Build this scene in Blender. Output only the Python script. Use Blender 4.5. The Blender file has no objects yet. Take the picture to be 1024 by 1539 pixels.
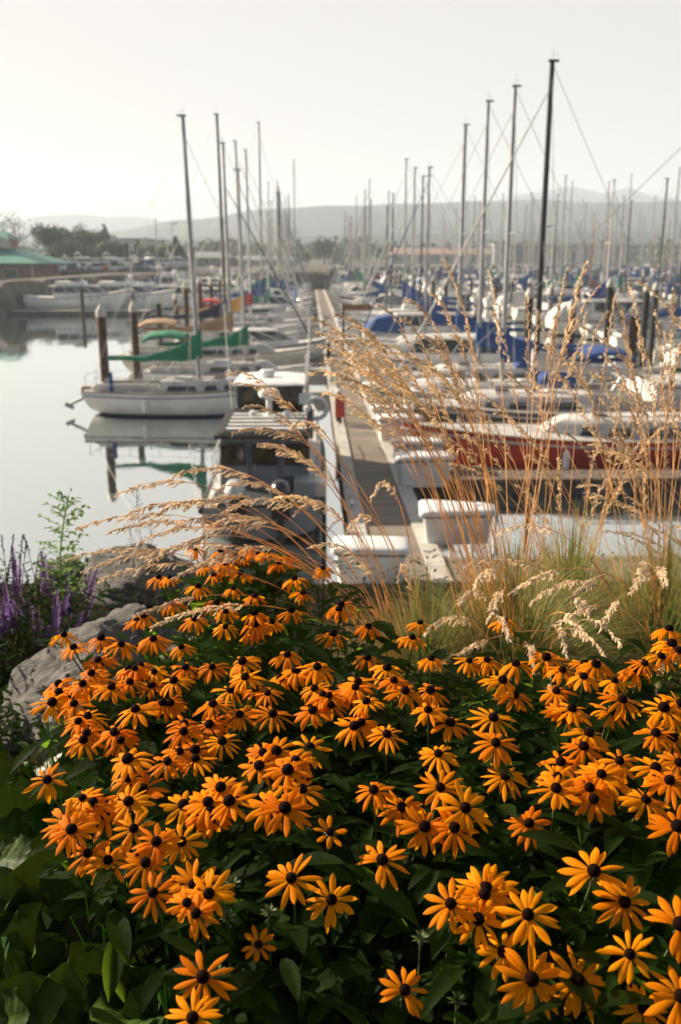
import bpy, math, random
from mathutils import Vector, Matrix, noise
R = math.radians
C = bpy.context.scene.collection
S = bpy.context.scene
# ------------------------------------------------------------------ camera
FPX = 1400.0; CX, CY = 512.0, 769.5
H = 6.2
TH = math.atan((CY-385.0)/FPX)
cam = bpy.data.cameras.new('camera'); camo = bpy.data.objects.new('camera', cam); C.objects.link(camo)
camo.location = (0, 0, H); camo.rotation_euler = (math.pi/2-TH, 0, 0)
cam.sensor_fit = 'VERTICAL'; cam.sensor_height = 36.0; cam.lens = FPX/1539.0*36.0
cam.clip_start = 0.05; cam.clip_end = 20000
cam.dof.use_dof = True; cam.dof.focus_distance = 1.65; cam.dof.aperture_fstop = 5.6
S.camera = camo
# ------------------------------------------------------------------ sky, sun, exposure
SUN_EL, SUN_AZ = 27.0, 62.0        # azimuth to the left of the view direction
w = bpy.data.worlds.new('World'); S.world = w; w.use_nodes = True
nt = w.node_tree; nt.nodes.clear()
sky = nt.nodes.new('ShaderNodeTexSky'); sky.sky_type = 'NISHITA'; sky.sun_disc = False
sky.sun_elevation = R(SUN_EL); sky.sun_rotation = R(-SUN_AZ)
sky.air_density = 1.0; sky.dust_density = 4.0; sky.ozone_density = 1.0
mx = nt.nodes.new('ShaderNodeMixRGB'); mx.inputs[0].default_value = 0.88
mx.inputs[2].default_value = (11.3, 10.85, 10.0, 1)
bg = nt.nodes.new('ShaderNodeBackground'); bg.inputs[1].default_value = 0.075
out = nt.nodes.new('ShaderNodeOutputWorld')
tcw = nt.nodes.new('ShaderNodeTexCoord'); vm = nt.nodes.new('ShaderNodeVectorMath'); vm.operation = 'DOT_PRODUCT'
vm.inputs[1].default_value = (-.35, .93, -.10); nt.links.new(tcw.outputs['Generated'], vm.inputs[0])
crw = nt.nodes.new('ShaderNodeValToRGB'); nt.links.new(vm.outputs['Value'], crw.inputs[0])
ew = crw.color_ramp.elements; ew[0].position = 0.0; ew[0].color = (.30, .33, .38, 1); ew[1].position = .75; ew[1].color = (1.0, .918, .862, 1)
mw = nt.nodes.new('ShaderNodeVectorMath'); mw.operation = 'MULTIPLY'; mw.inputs[1].default_value = (3.95, 3.95, 3.95)
nt.links.new(crw.outputs[0], mw.inputs[0]); nt.links.new(mw.outputs[0], mx.inputs[2])
nt.links.new(sky.outputs[0], mx.inputs[1]); nt.links.new(mx.outputs[0], bg.inputs[0]); nt.links.new(bg.outputs[0], out.inputs[0])
sl = bpy.data.lights.new('sun', 'SUN'); sl.energy = 5.0; sl.angle = R(0.6); sl.color = (1.0, 0.83, 0.63)
so = bpy.data.objects.new('sun', sl); C.objects.link(so)
sdir = Vector((-math.sin(R(SUN_AZ))*math.cos(R(SUN_EL)), math.cos(R(SUN_AZ))*math.cos(R(SUN_EL)), math.sin(R(SUN_EL))))
so.rotation_euler = (-sdir).to_track_quat('-Z', 'Y').to_euler(); so.location = (0, 0, 50)
S.view_settings.view_transform = 'Standard'; S.view_settings.look = 'None'
S.view_settings.exposure = 1.38; S.view_settings.gamma = 1.0
S.render.engine = 'CYCLES'
S.cycles.max_bounces = 8; S.cycles.volume_bounces = 2; S.cycles.transparent_max_bounces = 8
# ------------------------------------------------------------------ picture helpers (points of the place read off the photograph)
Fv = Vector((0, math.cos(TH), -math.sin(TH))); Uv = Vector((0, math.sin(TH), math.cos(TH))); Xv = Vector((1, 0, 0))
O = Vector((0, 0, H))
def ray(px, py): return Fv + Xv*((px-CX)/FPX) + Uv*((CY-py)/FPX)
def at_z(px, py, z):
    d = ray(px, py); return O + d*((z-H)/d.z)
def at_y(px, py, y):
    d = ray(px, py); return O + d*(y/d.y)
def at_d(px, py, dep): return O + ray(px, py)*dep
PA = R(-1.8)
def W(u, v, z=0.0): return Vector((u*math.cos(PA)+v*math.sin(PA), -u*math.sin(PA)+v*math.cos(PA), z))
PZ = -PA       # rotation about z that turns +y into the pier direction
# ------------------------------------------------------------------ materials
M = {}
def mat(name, col, rough=0.6, metal=0.0, var=0.12, nscale=3.0, bump=0.0, bscale=20.0, trans=0.0, tcol=None, rnd=0.0, spec=0.5, col2=None, coat=0.0):
    m = bpy.data.materials.new(name); m.use_nodes = True; t = m.node_tree; N = t.nodes; L = t.links
    b = N['Principled BSDF']; b.inputs['Roughness'].default_value = rough; b.inputs['Metallic'].default_value = metal
    b.inputs['Specular IOR Level'].default_value = spec; b.inputs['Coat Weight'].default_value = coat
    tc = N.new('ShaderNodeTexCoord')
    nz = N.new('ShaderNodeTexNoise'); nz.inputs['Scale'].default_value = nscale; nz.inputs['Detail'].default_value = 6
    L.new(tc.outputs['Object'], nz.inputs['Vector'])
    mix = N.new('ShaderNodeMixRGB'); c2 = col2 if col2 else tuple(c*(1-var*2.2) for c in col)
    mr = N.new('ShaderNodeMapRange'); mr.inputs[1].default_value = .35; mr.inputs[2].default_value = .65
    L.new(nz.outputs['Fac'], mr.inputs[0]); L.new(mr.outputs[0], mix.inputs[0])
    mix.inputs[1].default_value = (*col, 1); mix.inputs[2].default_value = (*c2, 1)
    last = mix.outputs[0]
    if rnd:
        oi = N.new('ShaderNodeObjectInfo'); hs = N.new('ShaderNodeHueSaturation')
        r1 = N.new('ShaderNodeMapRange'); r1.inputs[3].default_value = 1-rnd; r1.inputs[4].default_value = 1+rnd
        L.new(oi.outputs['Random'], r1.inputs[0]); L.new(r1.outputs[0], hs.inputs['Value'])
        r2 = N.new('ShaderNodeMapRange'); r2.inputs[3].default_value = .5-rnd*.06; r2.inputs[4].default_value = .5+rnd*.06
        L.new(oi.outputs['Random'], r2.inputs[0]); L.new(r2.outputs[0], hs.inputs['Hue'])
        L.new(last, hs.inputs['Color']); last = hs.outputs[0]
    L.new(last, b.inputs['Base Color'])
    if bump:
        n2 = N.new('ShaderNodeTexNoise'); n2.inputs['Scale'].default_value = bscale; n2.inputs['Detail'].default_value = 8
        L.new(tc.outputs['Object'], n2.inputs['Vector'])
        bp = N.new('ShaderNodeBump'); bp.inputs['Strength'].default_value = bump; bp.inputs['Distance'].default_value = 0.6/bscale
        L.new(n2.outputs['Fac'], bp.inputs['Height']); L.new(bp.outputs[0], b.inputs['Normal'])
    if trans:
        tr = N.new('ShaderNodeBsdfTranslucent')
        if tcol: tr.inputs[0].default_value = (*tcol, 1)
        else: L.new(last, tr.inputs[0])
        ms = N.new('ShaderNodeMixShader'); ms.inputs[0].default_value = trans
        L.new(b.outputs[0], ms.inputs[1]); L.new(tr.outputs[0], ms.inputs[2])
        L.new(ms.outputs[0], N['Material Output'].inputs['Surface'])
    M[name] = m; return m
mat('gelcoat', (.74, .74, .72), .28, var=.07, nscale=1.4, rnd=.05)
mat('gelcoat_cream', (.66, .62, .54), .35, var=.08, nscale=1.5)
mat('deck_white', (.56, .555, .53), .5, var=.16, nscale=2.2)
mat('red_hull', (.60, .05, .03), .4, var=.2, nscale=1.2)
mat('teal_hull', (.02, .09, .11), .3, var=.15)
mat('green_paint', (.02, .16, .10), .4)
mat('navy_paint', (.015, .03, .09), .35)
mat('antifoul', (.02, .035, .05), .8)
mat('antifoul_red', (.22, .04, .03), .8)
mat('dark_glass', (.035, .05, .055), .12, var=.3, nscale=2)
mat('amber_glass', (.10, .07, .035), .15, var=.4, nscale=4)
mat('alu', (.34, .35, .37), .42, metal=.5, var=.06)
mat('white_alu', (.50, .50, .49), .4, var=.05)
mat('black_mast', (.018, .018, .02), .4)
mat('brown_mast', (.30, .13, .05), .5)
mat('steel', (.62, .62, .62), .25, metal=.9, var=.05)
mat('wire', (.30, .30, .29), .5, metal=.4)
mat('rope', (.45, .40, .30), .9)
for n, c in dict(blue=(.018, .075, .26), navy=(.012, .02, .055), green=(.012, .20, .11), tan=(.38, .24, .14), yellow=(.62, .30, .03), red=(.45, .03, .035), white=(.62, .61, .58), teal=(.03, .20, .18), maroon=(.16, .02, .03), grey=(.18, .19, .20), brown=(.22, .12, .08)).items():
    mat('canvas_'+n, c, .85, var=.14, nscale=2.5, bump=.5, bscale=7)
mat('teak', (.26, .15, .08), .65, var=.2, nscale=6)
mat('box_white', (.72, .73, .73), .4, var=.09, nscale=3, rnd=.05)
mat('grey_hull', (.22, .24, .265), .42, var=.12, nscale=2, bump=.08, bscale=3)
mat('grey_dark', (.07, .078, .085), .5, var=.2)
mat('grey_roof', (.035, .037, .04), .85, spec=.1, var=.15, nscale=6)
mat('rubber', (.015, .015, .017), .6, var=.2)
mat('cowl_black', (.02, .022, .028), .22)
mat('cowl_silver', (.50, .51, .52), .3, metal=.3)
mat('pile_wood', (.085, .045, .03), .85, var=.3, nscale=5, bump=.6, bscale=14)
mat('pile_dark', (.03, .025, .022), .85, var=.3, nscale=5, bump=.5, bscale=14)
mat('cap_white', (.55, .54, .48), .6, var=.2, nscale=9)
mat('kerb', (.46, .44, .40), .85, var=.13, nscale=5, bump=.3, bscale=30)
mat('float', (.11, .10, .09), .9, var=.3, nscale=3, bump=.4, bscale=6)
mat('red_box', (.50, .05, .04), .5)
mat('concrete', (.36, .34, .31), .9, var=.15, bump=.3, bscale=15)
mat('brick_wall', (.36, .20, .14), .9, var=.2, nscale=.8)
mat('pale_wall', (.50, .47, .42), .9, var=.1)
mat('green_roof', (.08, .27, .21), .55, var=.1, nscale=.5)
mat('grey_roofing', (.22, .25, .26), .7)
mat('pink_roof', (.42, .28, .24), .8)
mat('asphalt', (.06, .06, .06), .9)
mat('tyre', (.02, .02, .02), .8)
for n, c in dict(white=(.70, .70, .70), silver=(.42, .44, .46), red=(.36, .04, .02), blue=(.05, .09, .20), black=(.02, .02, .025), orange=(.45, .12, .03)).items():
    mat('paint_'+n, c, .25, var=.03, coat=.4)
mat('bark', (.09, .06, .04), .9, bump=.6, bscale=12)
mat('tree_leaf', (.055, .095, .045), .7, var=.25, nscale=.5, trans=.25, rnd=.12)
mat('tree_leaf_light', (.10, .15, .04), .7, var=.25, nscale=.5, trans=.3, rnd=.12)
mat('hill_forest', (.03, .06, .065), .95, var=.25, nscale=.012)
mat('soil', (.014, .010, .007), .95, spec=.05, var=.3, nscale=8, bump=.8, bscale=25)
mat('gull_white', (.7, .7, .7), .7)
# black-eyed flowers
mat('petal', (.92, .27, .003), .55, var=.10, nscale=60, trans=.48, tcol=(1.0, .38, .0), rnd=.16, spec=.05)
mat('cone', (.013, .0035, .002), .8, var=.3, nscale=300, bump=.9, bscale=500, spec=.04)
mat('flower_stem', (.10, .15, .035), .6, var=.2, nscale=20, trans=.1)
mat('flower_leaf', (.013, .034, .005), .6, spec=.04, var=.3, nscale=9, trans=.42, tcol=(.22, .40, .025), rnd=.25, bump=.3, bscale=90)
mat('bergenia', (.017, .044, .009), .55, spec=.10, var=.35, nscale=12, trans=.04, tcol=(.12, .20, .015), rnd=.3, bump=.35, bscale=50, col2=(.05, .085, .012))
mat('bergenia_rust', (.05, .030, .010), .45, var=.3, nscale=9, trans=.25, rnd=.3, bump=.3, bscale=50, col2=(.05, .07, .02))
mat('grass_green', (.15, .21, .06), .6, spec=.2, var=.25, nscale=4, trans=.35, rnd=.1, col2=(.40, .30, .10))
mat('straw', (.97, .62, .28), .5, var=.2, nscale=10, trans=.35, rnd=.12)
mat('seed', (1.0, .88, .70), .6, spec=.1, var=.12, nscale=40, trans=.6, rnd=.12)
mat('seed_grey', (.20, .15, .10), .7, trans=.2)
mat('salvia', (.15, .045, .34), .7, var=.4, nscale=60, trans=.3, tcol=(.3, .08, .5), rnd=.2)
mat('salvia_stem', (.14, .10, .05), .8, var=.3, nscale=20)
mat('weed', (.13, .26, .03), .55, var=.2, nscale=15, trans=.45, tcol=(.36, .56, .04))
# water
m = bpy.data.materials.new('water'); m.use_nodes = True; t = m.node_tree; N = t.nodes; L = t.links
N.remove(N['Principled BSDF']); df = N.new('ShaderNodeBsdfDiffuse'); df.inputs[0].default_value = (.03, .05, .042, 1)
gl = N.new('ShaderNodeBsdfGlossy'); gl.inputs['Color'].default_value = (.93, .95, .93, 1); gl.inputs['Roughness'].default_value = .035
lw = N.new('ShaderNodeLayerWeight'); lw.inputs['Blend'].default_value = .5
mr = N.new('ShaderNodeMapRange'); mr.inputs[1].default_value = .0; mr.inputs[2].default_value = .9; mr.inputs[3].default_value = .12; mr.inputs[4].default_value = .90
L.new(lw.outputs['Facing'], mr.inputs[0])
tc = N.new('ShaderNodeTexCoord'); mp = N.new('ShaderNodeMapping'); mp.inputs['Scale'].default_value = (1, .6, 1)
nz = N.new('ShaderNodeTexNoise'); nz.inputs['Scale'].default_value = .8; nz.inputs['Detail'].default_value = 3
L.new(tc.outputs['Object'], mp.inputs[0]); L.new(mp.outputs[0], nz.inputs['Vector'])
bp = N.new('ShaderNodeBump'); bp.inputs['Strength'].default_value = .22; bp.inputs['Distance'].default_value = .03
L.new(nz.outputs['Fac'], bp.inputs['Height']); L.new(bp.outputs[0], gl.inputs['Normal'])
ms = N.new('ShaderNodeMixShader'); L.new(mr.outputs[0], ms.inputs[0]); L.new(df.outputs[0], ms.inputs[1]); L.new(gl.outputs[0], ms.inputs[2])
L.new(ms.outputs[0], N['Material Output'].inputs['Surface']); M['water'] = m
# planked walkway
def plank_mat(name, c1, c2, scale):
    m = mat(name, c1, .85, bump=.3, bscale=40); t = m.node_tree; N = t.nodes; L = t.links
    b = N['Principled BSDF']; tc = N.new('ShaderNodeTexCoord'); sp = N.new('ShaderNodeSeparateXYZ'); L.new(tc.outputs['Object'], sp.inputs[0])
    mu = N.new('ShaderNodeMath'); mu.operation = 'MULTIPLY'; mu.inputs[1].default_value = scale; L.new(sp.outputs['Y'], mu.inputs[0])
    fl = N.new('ShaderNodeMath'); fl.operation = 'FLOOR'; L.new(mu.outputs[0], fl.inputs[0])
    fr = N.new('ShaderNodeMath'); fr.operation = 'FRACT'; L.new(mu.outputs[0], fr.inputs[0])
    wn = N.new('ShaderNodeTexWhiteNoise'); wn.noise_dimensions = '1D'; L.new(fl.outputs[0], wn.inputs['W'])
    mx = N.new('ShaderNodeMixRGB'); mx.inputs[1].default_value = (*c1, 1); mx.inputs[2].default_value = (*c2, 1); L.new(wn.outputs['Value'], mx.inputs[0])
    gp = N.new('ShaderNodeMath'); gp.operation = 'LESS_THAN'; gp.inputs[1].default_value = .07; L.new(fr.outputs[0], gp.inputs[0])
    m2 = N.new('ShaderNodeMixRGB'); m2.inputs[2].default_value = (.015, .012, .01, 1); L.new(gp.outputs[0], m2.inputs[0]); L.new(mx.outputs[0], m2.inputs[1])
    nz = N.new('ShaderNodeTexNoise'); nz.inputs['Scale'].default_value = 1.3; nz.inputs['Detail'].default_value = 6; L.new(tc.outputs['Object'], nz.inputs['Vector'])
    m3 = N.new('ShaderNodeMixRGB'); m3.blend_type = 'MULTIPLY'; m3.inputs[0].default_value = .55; L.new(m2.outputs[0], m3.inputs[1]); L.new(nz.outputs['Color'], m3.inputs[2])
    hs = N.new('ShaderNodeHueSaturation'); hs.inputs['Saturation'].default_value = .75; L.new(m3.outputs[0], hs.inputs['Color'])
    L.new(hs.outputs[0], b.inputs['Base Color']); return m
plank_mat('planks', (.30, .22, .15), (.19, .145, .10), 6.8)
# rock
m = mat('rock', (.25, .23, .215), .8, var=.3, nscale=3); t = m.node_tree; N = t.nodes; L = t.links; b = N['Principled BSDF']
tc = N.new('ShaderNodeTexCoord'); mp = N.new('ShaderNodeMapping'); mp.inputs['Scale'].default_value = (4.0, 6.0, 19); mp.inputs['Rotation'].default_value = (R(12), R(22), R(10))
L.new(tc.outputs['Object'], mp.inputs[0])
n1 = N.new('ShaderNodeTexNoise'); n1.inputs['Scale'].default_value = 1.6; n1.inputs['Detail'].default_value = 12; n1.inputs['Roughness'].default_value = .68; n1.inputs['Distortion'].default_value = .8
L.new(mp.outputs[0], n1.inputs['Vector'])
cr = N.new('ShaderNodeValToRGB'); e = cr.color_ramp.elements; e[0].position = .33; e[0].color = (.028, .029, .031, 1); e[1].position = .68; e[1].color = (.145, .132, .122, 1)
e2 = cr.color_ramp.elements.new(.5); e2.color = (.10, .099, .097, 1)
L.new(n1.outputs['Fac'], cr.inputs[0]); L.new(cr.outputs[0], b.inputs['Base Color'])
bp = N.new('ShaderNodeBump'); bp.inputs['Strength'].default_value = 1.0; bp.inputs['Distance'].default_value = .035; L.new(n1.outputs['Fac'], bp.inputs['Height']); L.new(bp.outputs[0], b.inputs['Normal'])
# ------------------------------------------------------------------ mesh builder
class MB:
    def __init__(s): s.v = []; s.f = []; s.m = []
    def add(s, vs, fs, mi=0):
        o = len(s.v); s.v += [tuple(v) for v in vs]; s.f += [tuple(i+o for i in f) for f in fs]; s.m += [mi]*len(fs); return s
    def box(s, c, d, rz=0, mi=0, top=1.0, ry=0):
        hx, hy, hz = d[0]/2, d[1]/2, d[2]/2; vs = []
        Rm = Matrix.Rotation(rz, 3, 'Z') @ Matrix.Rotation(ry, 3, 'Y')
        for k, z in ((1, -hz), (top, hz)):
            for x, y in ((-hx, -hy), (hx, -hy), (hx, hy), (-hx, hy)): vs.append(Vector(c)+Rm @ Vector((x*k, y*k, z)))
        return s.add(vs, [(3, 2, 1, 0), (4, 5, 6, 7), (0, 1, 5, 4), (1, 2, 6, 5), (2, 3, 7, 6), (3, 0, 4, 7)], mi)
    def rings(s, rs, mi=0, cap=True, closed=True):
        n = len(rs[0]); vs = [p for r in rs for p in r]; fs = []
        for i in range(len(rs)-1):
            for j in range(n if closed else n-1):
                a, b = i*n+j, i*n+(j+1) % n; fs.append((a, b, b+n, a+n))
        if cap: fs.append(tuple(range(n-1, -1, -1))); fs.append(tuple((len(rs)-1)*n+j for j in range(n)))
        return s.add(vs, fs, mi)
    def tube(s, pts, r, n=6, mi=0, cap=True):
        pts = [Vector(p) for p in pts]; rs = []; rad = r if isinstance(r, (list, tuple)) else [r]*len(pts)
        a = (pts[1]-pts[0]).normalized(); up = Vector((0, 0, 1)) if abs(a.z) < .9 else Vector((1, 0, 0)); nx = a.cross(up).normalized()
        for i, p in enumerate(pts):
            t = (pts[min(i+1, len(pts)-1)]-pts[max(i-1, 0)]).normalized()
            nx = (nx - t*nx.dot(t)).normalized(); ny = t.cross(nx)
            rs.append([p+(nx*math.cos(2*math.pi*k/n)+ny*math.sin(2*math.pi*k/n))*rad[i] for k in range(n)])
        return s.rings(rs, mi, cap)
    def lathe(s, c, prof, n=16, mi=0, ax=None):
        c = Vector(c); q = Vector((0, 0, 1)).rotation_difference(Vector(ax).normalized()) if ax is not None else None; rs = []
        for r, z in prof:
            ring = [Vector((r*math.cos(2*math.pi*k/n), r*math.sin(2*math.pi*k/n), z)) for k in range(n)]
            rs.append([c+((q @ p) if q else p) for p in ring])
        return s.rings(rs, mi)
    def build(s, name, mats, parent=None, smooth=True, loc=None):
        me = bpy.data.meshes.new(name); me.from_pydata(s.v, [], s.f)
        if not isinstance(mats, (list, tuple)): mats = [mats]
        for m in mats: me.materials.append(M[m] if isinstance(m, str) else m)
        me.polygons.foreach_set('material_index', s.m)
        if smooth:
            me.polygons.foreach_set('use_smooth', [True]*len(s.f)); me.set_sharp_from_angle(angle=R(38))
        me.update()
        o = bpy.data.objects.new(name, me); C.objects.link(o)
        if parent: o.parent = parent
        if loc is not None: o.location = loc
        return o
def tag(o, label=None, cat=None, group=None, kind=None):
    if label: o['label'] = label
    if cat: o['category'] = cat
    if group: o['group'] = group
    if kind: o['kind'] = kind
    return o
def thing(name, label, cat, loc=(0, 0, 0), rz=0, group=None, kind=None):
    o = bpy.data.objects.new(name, None); C.objects.link(o); o.empty_display_size = .2
    o.location = loc; o.rotation_euler = (0, 0, rz); return tag(o, label, cat, group, kind)
def children(o): return KIDS.get(o.name, [])
KIDS = {}
def copy_tree(o, parent=None):
    c = o.copy(); C.objects.link(c)
    if parent: c.parent = parent
    for ch in list(o.children): copy_tree(ch, c)
    return c
def place(o, loc, rz, label=None, group=None, s=1.0):
    o.location = loc; o.rotation_euler = (0, 0, rz); o.scale = (s, s, s)
    if label: o['label'] = label
    if group: o['group'] = group
    return o
ORD = ['first', 'second', 'third', 'fourth', 'fifth', 'sixth', 'seventh', 'eighth', 'ninth', 'tenth', 'eleventh', 'twelfth', 'thirteenth', 'fourteenth', 'fifteenth', 'sixteenth', 'seventeenth', 'eighteenth', 'nineteenth', 'twentieth'] + ['%dth' % k for k in range(21, 80)]
random.seed(7)
# ================================================================== SETTING
YS, YN = -60, 3450; XW = 2550
def sheet(name, pts, m, kind='structure'):
    o = MB().add(pts, [tuple(range(len(pts)))]).build(name, m, smooth=False); return tag(o, kind=kind)
sheet('water', [(-XW, -20, 0), (XW, -20, 0), (XW, YN, 0), (-XW, YN, 0)], 'water')
GZ = H-1.47
def ground_z(x, y):
    n = noise.noise(Vector((x*.9, y*.9, 0)))*.05
    if y < 4.4: return GZ+n
    t = (y-4.4)/8.0
    return GZ+n-(GZ+1.2)*min(1, t)**.85
def grid(name, x0, x1, y0, y1, nx, ny, fn, m, kind='structure'):
    vs = [(x0+(x1-x0)*i/nx, y0+(y1-y0)*j/ny, 0) for j in range(ny+1) for i in range(nx+1)]
    vs = [(x, y, fn(x, y)) for x, y, z in vs]
    fs = [(j*(nx+1)+i, j*(nx+1)+i+1, (j+1)*(nx+1)+i+1, (j+1)*(nx+1)+i) for j in range(ny) for i in range(nx)]
    return tag(MB().add(vs, fs).build(name, m), kind=kind)
grid('ground', -40, 40, -58, 13, 120, 142, ground_z, 'soil')
mat('bank_rock', (.13, .115, .095), .9, var=.35, nscale=.6, bump=.9, bscale=1.5)
mat('far_land', (.10, .10, .07), .95, var=.25, nscale=.05)
# left shore: a bank that stands closer at the left edge of the picture
def shore_y(x):  # waterline distance as a function of x
    if x < -36: return 97+(-36-x)*.05
    if x < -33: return 97+(x+36)/3*45
    return 142+(x+33)*.9
def bank(x, y):
    d = y-shore_y(x)
    n = noise.noise(Vector((x*.35, y*.35, 3)))*.5+noise.noise(Vector((x*1.1, y*1.1, 3)))*.22
    if d < 0: return -1.0
    cap = 3.5-1.45*max(0, min(1, (-40-x)/6))*max(0, min(1, (170-y)/8))
    return min(-.4+d*.55, cap)+(n if d < 8 else n*.1)
grid('riverbank', -220, -2, 90, 240, 170, 120, bank, 'bank_rock')
o = sheet('land', [(-220, 239, 3.45), (-2, 239, 3.45), (80, 330, 3.45), (XW, 330, 3.3), (XW, YN, 3.3), (-XW, YN, 3.3), (-XW, 239, 3.45)], 'far_land')
tag(MB().add([(-2, 236, -1), (-2, 239, 3.44), (80, 330, 3.44), (80, 327, -1), (XW, 327, -1), (XW, 330, 3.3)], [(0, 1, 2, 3), (3, 2, 5, 4)]).build('shore', 'bank_rock', smooth=False), kind='structure')
sheet('parking_lot', [(-75, 158, 3.62), (-20, 168, 3.62), (-10, 215, 3.62), (-75, 215, 3.62)], 'asphalt')
def ridge(name, Y, prof, depth, seed, zb=3):
    nx, vs, fs = 260, [], []
    xs = [p[0] for p in prof]
    def hz(px):
        if px <= xs[0]: y = prof[0][1]
        elif px >= xs[-1]: y = prof[-1][1]
        else:
            for a, b in zip(prof, prof[1:]):
                if a[0] <= px <= b[0]:
                    t = (px-a[0])/(b[0]-a[0]); t = t*t*(3-2*t); y = a[1]+(b[1]-a[1])*t; break
        return at_y(512, y, Y).z
    rows = [(-depth, 0), (-depth*.7, .42), (-depth*.4, .66), (-depth*.15, .9), (0, 1), (depth*.5, .8), (depth, .3)]
    for k, (dy, q) in enumerate(rows):
        for i in range(nx+1):
            X = -XW+10+(2*XW-20)*i/nx; px = 512+X/Y*FPX*math.cos(TH)
            z = hz(px); n = noise.noise(Vector((X*.011, dy*.01, seed)))*.10*q+noise.noise(Vector((X*.03, dy*.03, seed+5)))*.035*q
            vs.append((X, Y+dy, zb+(z-zb)*(q*(1+n*(1 if k != 4 else .5)))))
    for k in range(len(rows)-1):
        for i in range(nx): a = k*(nx+1)+i; fs.append((a, a+1, a+nx+2, a+nx+1))
    return tag(MB().add(vs, fs).build(name, 'hill_forest'), kind='structure')
ridge('hills', 1500, [(-400, 350), (0, 352), (180, 348), (300, 330), (420, 314), (540, 308), (640, 305), (720, 300), (900, 304), (1100, 300), (1500, 310)], 350, 2)
ridge('mountains', 2900, [(-400, 345), (-100, 340), (60, 332), (110, 323), (200, 325), (300, 334), (520, 340), (680, 322), (760, 292), (820, 282), (880, 288), (905, 284), (950, 296), (1040, 310), (1500, 330)], 450, 9)
ridge('foothills', 900, [(-400, 372), (0, 366), (120, 362), (240, 358), (420, 356), (560, 352), (700, 350), (850, 346), (1000, 350), (1500, 350)], 150, 14)
# ================================================================== TREES
def crown_mesh(w, h, n, ls, seed, conif=False):
    rnd = random.Random(seed); mb = MB(); cl = []
    for k in range(26):
        if conif:
            t = rnd.random()**1.3; a = rnd.uniform(0, 6.28); rr = w*.5*(1-t)*.8
            cl.append((Vector((math.cos(a)*rr*.7, math.sin(a)*rr*.7, h*(.05+.92*t))), w*.22*(1.1-t)))
        else:
            a = rnd.uniform(0, 6.28); e = rnd.uniform(-.6, 1); q = rnd.uniform(.35, .8)
            cl.append((Vector((math.cos(a)*w*.5*q*math.sqrt(max(0, 1-e*e*.8)), math.sin(a)*w*.5*q*math.sqrt(max(0, 1-e*e*.8)), h*.5+e*h*.42*q)), w*rnd.uniform(.10, .22)))
    for i in range(n):
        c, r = rnd.choice(cl); d = Vector((rnd.gauss(0, 1), rnd.gauss(0, 1), rnd.gauss(0, .8))).normalized()*r*rnd.uniform(.5, 1.15)
        p = c+d; q = Vector((rnd.gauss(0, 1), rnd.gauss(0, 1), rnd.gauss(0, 1))).normalized(); u = q.orthogonal().normalized()*ls*rnd.uniform(.5, 1.2); v = q.cross(u).normalized()*ls*rnd.uniform(.4, .9)
        mb.add([p-u, p-v*.8, p+u, p+v*.9], [(0, 1, 2, 3)])
    return mb
def tree(kind, w, h, n, ls, seed, leaf='tree_leaf', label='', loc=(0, 0, 0), group='trees on the far left shore'):
    t = thing(kind, label, 'tree', loc, random.uniform(0, 6), group)
    th = h*.28; mb = MB(); mb.tube([(0, 0, -.3), (.1, 0, th*.6), (0, .1, th), (0, 0, h*.7)], [w*.035+.05, w*.03, w*.025, .04], 7)
    rnd = random.Random(seed+1)
    for k in range(6):
        a = rnd.uniform(0, 6.28); z = th*rnd.uniform(.7, 1.6); mb.tube([(0, 0, z), (math.cos(a)*w*.16, math.sin(a)*w*.16, z+h*.12), (math.cos(a)*w*.3, math.sin(a)*w*.3, z+h*.22)], [.09, .06, .03], 5)
    mb.build('trunk', 'bark', t)
    c = crown_mesh(w, h*(.82 if kind == 'tree' else .92), n, ls, seed, kind == 'pine_tree').build('crown', leaf, t, smooth=False); c.location = (0, 0, h*(.18 if kind == 'tree' else .08))
    return t
TREES = [  # px centre, py top, Y, width px, label, kind, leaf
    (20, 318, 235, 62, 'tall sparse tree standing behind the green-roofed building, its top rising above all others at left', 'tree', 'tree_leaf', 500),
    (72, 340, 215, 40, 'dark bushy tree just right of the green-roofed building', 'tree', 'tree_leaf', 2400),
    (112, 343, 232, 44, 'dark round-topped tree left of the broad twin-crowned tree on the shore', 'tree', 'tree_leaf', 2400),
    (140, 350, 228, 50, 'broad hazy tree in the middle of the far shore trees', 'tree', 'tree_leaf', 2600),
    (168, 366, 210, 44, 'lower spreading tree behind the parked cars', 'tree', 'tree_leaf', 2200),
    (156, 340, 280, 22, 'pointed conical tree rising behind the low pale house', 'pine_tree', 'tree_leaf', 1800),
    (118, 374, 205, 36, 'small dark tree close behind the parked cars, left of the others', 'tree', 'tree_leaf', 2000),
    (94, 368, 205, 40, 'bushy low tree beside the pavilion wall', 'tree', 'tree_leaf', 2000),
    (190, 370, 200, 24, 'narrow dark evergreen left of the taller evergreen by the pole', 'pine_tree', 'tree_leaf', 1500),
    (208, 366, 200, 26, 'dark evergreen in the row beyond the parked boats', 'pine_tree', 'tree_leaf', 1500),
    (264, 362, 195, 30, 'dark evergreen right beside the tall lamp pole', 'pine_tree', 'tree_leaf', 1700),
    (238, 374, 215, 40, 'pale rounded tree left of the lamp pole', 'tree', 'tree_leaf_light', 1800),
    (488, 362, 330, 28, 'hazy round tree beyond the far end of the main pier', 'tree', 'tree_leaf', 1800),
    (445, 380, 320, 34, 'low pale green tree left of the hazy round one beyond the pier', 'tree', 'tree_leaf_light', 1600),
    (508, 376, 300, 22, 'dark small evergreen beyond the end of the main pier', 'pine_tree', 'tree_leaf', 1200)]
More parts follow.
